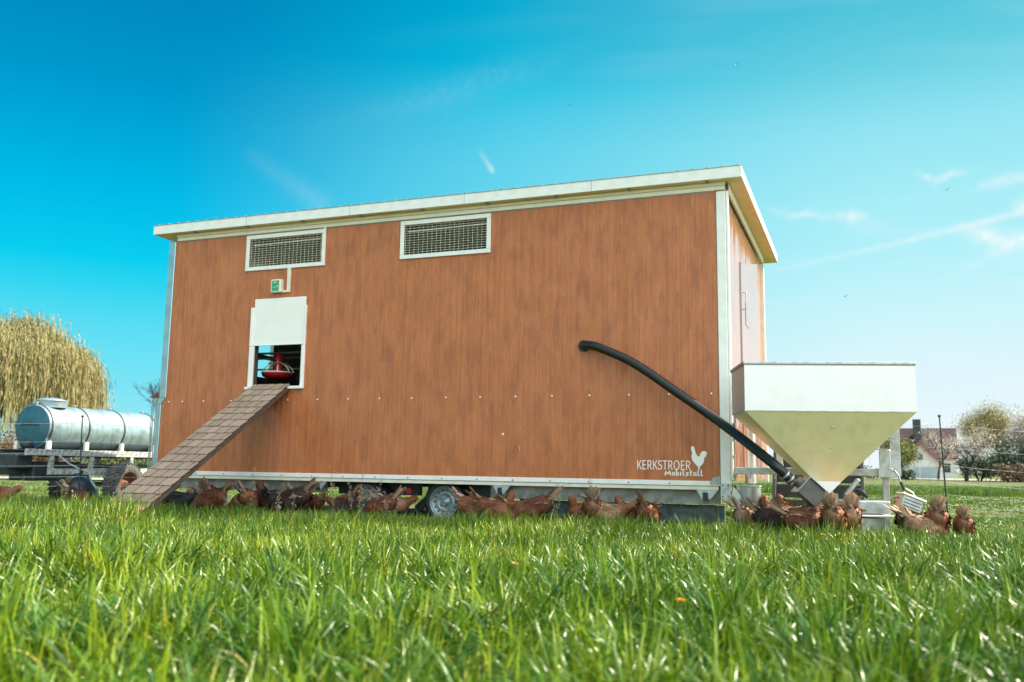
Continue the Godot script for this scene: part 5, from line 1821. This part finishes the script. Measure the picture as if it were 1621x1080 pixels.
func hens() -> void:
	var dkb := Color(0.035, 0.014, 0.010)
	var rus := Color(0.17, 0.052, 0.020)
	var red := Color(0.23, 0.085, 0.035)
	var crm := Color(0.55, 0.38, 0.25)
	var blk := Color(0.014, 0.013, 0.013)
	var tan_ := Color(0.36, 0.20, 0.11)
	var wht := Color(0.58, 0.44, 0.34)
	var tones := [[dkb, rus * 0.6, crm], [rus, red, tan_], [rus * 0.75, red, crm], [blk, blk, blk], [red, tan_, wht], [tan_, red, wht]]
	var proto := {}
	# x along the house, z out from its wall, own turn (0 = facing right along the wall), pose, tone, size, label
	var L := [
		[-6.62, 0.55, 3.4, 1, 0, 1.0, "dark brown hen half hidden by the foot of the ramp"],
		[-6.30, 0.50, 0.2, 2, 3, 0.95, "black hen walking right beside the ramp"],
		[-6.12, 0.15, 1.7, 1, 2, 1.08, "hen with upright cream tail under the left end of the house"],
		[-5.92, 0.45, 1.2, 1, 4, 0.95, "pale-tailed hen foraging beside the black hen"],
		[-5.70, 0.10, 3.5, 1, 5, 0.95, "whitish hen with its tail pointing right"],
		[-5.72, 0.72, 3.3, 1, 1, 1.05, "broad russet hen with lowered head right of the ramp"],
		[-5.42, 0.35, 1.5, 1, 4, 1.05, "russet hen with fluffy cream rump turned to the viewer"],
		[-5.22, 0.30, 2.9, 0, 0, 1.08, "dark red hen holding its head high left of the wheels"],
		[-4.98, 0.40, 0.2, 1, 3, 0.9, "small dark hen bending down beside the tall-headed hen"],
		[-4.62, 0.70, 3.14, 1, 0, 1.18, "large dark brown hen with cream tail in front of the left wheel"],
		[-4.16, 0.40, 2.9, 1, 1, 1.0, "russet hen with raised tail before the left wheel"],
		[-3.98, 0.62, 3.3, 2, 0, 0.92, "dark hen between the two wheels"],
		[-3.66, 0.45, 3.25, 1, 2, 0.98, "brown hen with tan tail just left of the visible wheel"],
		[-2.60, 0.36, 0.1, 1, 4, 1.0, "hen with pale upright tail at the right side of the wheel"],
		[-2.34, 0.48, 0.15, 1, 1, 1.0, "russet hen with humped back right of the wheel"],
		[-2.10, 0.30, 0.3, 2, 1, 0.95, "russet hen with lifted head in the middle of the right beam"],
		[-1.92, 0.42, 3.3, 1, 2, 1.1, "russet hen with tall fluffy tail left of the yellow bucket"],
		[-1.52, 0.10, 4.4, 0, 1, 0.92, "red-faced hen looking at the viewer beside the yellow bucket"],
		[-1.30, 0.40, 1.9, 1, 4, 1.1, "hen with broad white tail right of the red-faced hen"],
		[-1.12, 0.45, 0.1, 2, 5, 1.0, "tan hen stretching its neck right below the lettering"],
		[-0.72, 0.45, 1.4, 1, 1, 1.0, "single russet hen with pointed tail below the lettering"],
		[0.22, 0.42, 1.0, 1, 5, 0.95, "pale sunlit hen at the right corner of the house"],
		[0.44, 0.55, 0.3, 1, 0, 0.95, "dark hen in front of the round drum"],
		[0.60, 0.30, 2.4, 0, 5, 1.05, "orange sunlit hen standing under the hose end"],
		[0.72, 0.80, 0.4, 2, 2, 1.0, "brown hen below the auger housing"],
		[0.98, 0.85, 1.5, 1, 4, 1.12, "hen with pale pointed tail under the hopper tip"],
		[1.08, 0.55, 1.8, 1, 5, 1.1, "orange sunlit hen with raised tail right of the hopper tip"],
		[1.62, 0.35, 0.8, 1, 0, 0.95, "dark hen behind the jack leg"],
		[1.70, 0.60, 0.4, 1, 5, 0.9, "low orange hen in front of the battery box"],
		[1.80, 0.45, 1.6, 1, 4, 1.08, "hen with pale pointed tail right of the battery box"],
		[2.02, 0.35, 1.5, 1, 4, 0.9, "rightmost hen with small cream tail near the fence post"],
		[-6.45, 0.05, 2.8, 2, 5, 0.95, "tan hen under the frame just right of the ramp"],
		[-5.58, -0.35, 0.3, 0, 1, 1.0, "russet hen standing in the shade beneath the left chassis beam"],
		[-5.08, -0.20, 1.2, 1, 4, 1.0, "pale-rumped hen half behind the tall-headed dark red hen"],
		[-4.72, 0.15, 2.7, 0, 2, 0.95, "brown hen peering out behind the large dark brown hen"],
		[-3.78, -0.10, 0.4, 2, 5, 0.95, "tan hen in the gap between the two trailer wheels"],
		[-2.42, 0.15, 0.5, 0, 2, 0.95, "brown hen with raised head against the right chassis beam"],
		[-0.95, 0.20, 3.0, 0, 1, 0.92, "russet hen with red comb close to the right chassis beam"],
		[0.40, 0.05, 2.2, 0, 1, 1.0, "russet hen beside the round drum at the house corner"],
		[0.66, 0.05, 3.6, 2, 5, 1.0, "orange hen in front of the dark steps"],
		[0.92, 0.45, 3.0, 0, 1, 0.98, "red-combed hen standing behind the auger housing"],
		[-8.95, 0.75, 0.4, 2, 1, 1.0, "russet hen left of the black barrel"],
		[-8.45, 0.30, 2.8, 1, 0, 1.0, "dark hen in front of the black barrel"],
		[-8.0, 0.45, 0.2, 1, 0, 0.95, "dark hen between the barrel and the tank wheel"],
		[-9.5, 0.6, 0.1, 1, 3, 1.0, "leftmost black hen at the edge of the view"],
	]
	for q in L:
		var key := "%d_%d" % [q[3], q[4]]
		var o: Node3D
		if proto.has(key):
			o = proto[key].duplicate()
		else:
			o = make_hen(q[3], tones[q[4]], 400 + q[3] * 10 + q[4])
			proto[key] = o
		o.name = numbered("hen")
		add_child(o)
		o.position = H(q[0], 0.0, q[1])
		o.rotation.y = HT + q[2]
		o.scale = Vector3.ONE * q[5] * 0.96
		tag(o, q[6], "hen", "hens foraging around the hen house")

func birds() -> void:
	for q in [[Vector3(29.8, 20.0, -60), "tiny bird high in the sky right of the roof"], [Vector3(18.0, 33.5, -70), "tiny bird highest in the sky on the right"], [Vector3(24.0, 13.2, -64), "tiny bird low in the sky above the hopper"], [Vector3(5.0, 34.0, -80), "tiny bird in the middle of the sky above the roof"]]:
		var t := thing("bird", q[1], "bird", q[0], 0.6)
		var mb := Mb.new()
		mb.tube([Vector3(-0.14, 0, 0), Vector3(-0.05, 0.01, 0), Vector3(0.06, 0.01, 0), Vector3(0.13, 0, 0)], [0.004, 0.035, 0.035, 0.012], 8)
		part("body", mb, M.plastic_black, t)
		for s in [-1.0, 1.0]:
			var w := Mb.new()
			w.leaf(Vector3(0.03, 0.02, 0), Vector3(-0.06, 0.09, s * 0.26), Vector3(1, 0, 0), 0.09)
			part("wing", w, M.plastic_black, t)

func _ready() -> void:
	rng.seed = 1
	nz.seed = 9
	nz.frequency = 0.4
	camera_and_light()
	materials()
	setting()
	hen_house()
	far_house()
	vegetation()
	ramp()
	feeder()
	hopper()
	hose()
	yard_things()
	tank()
	fences()
	hens()
	weeds()
	birds()
	grass()
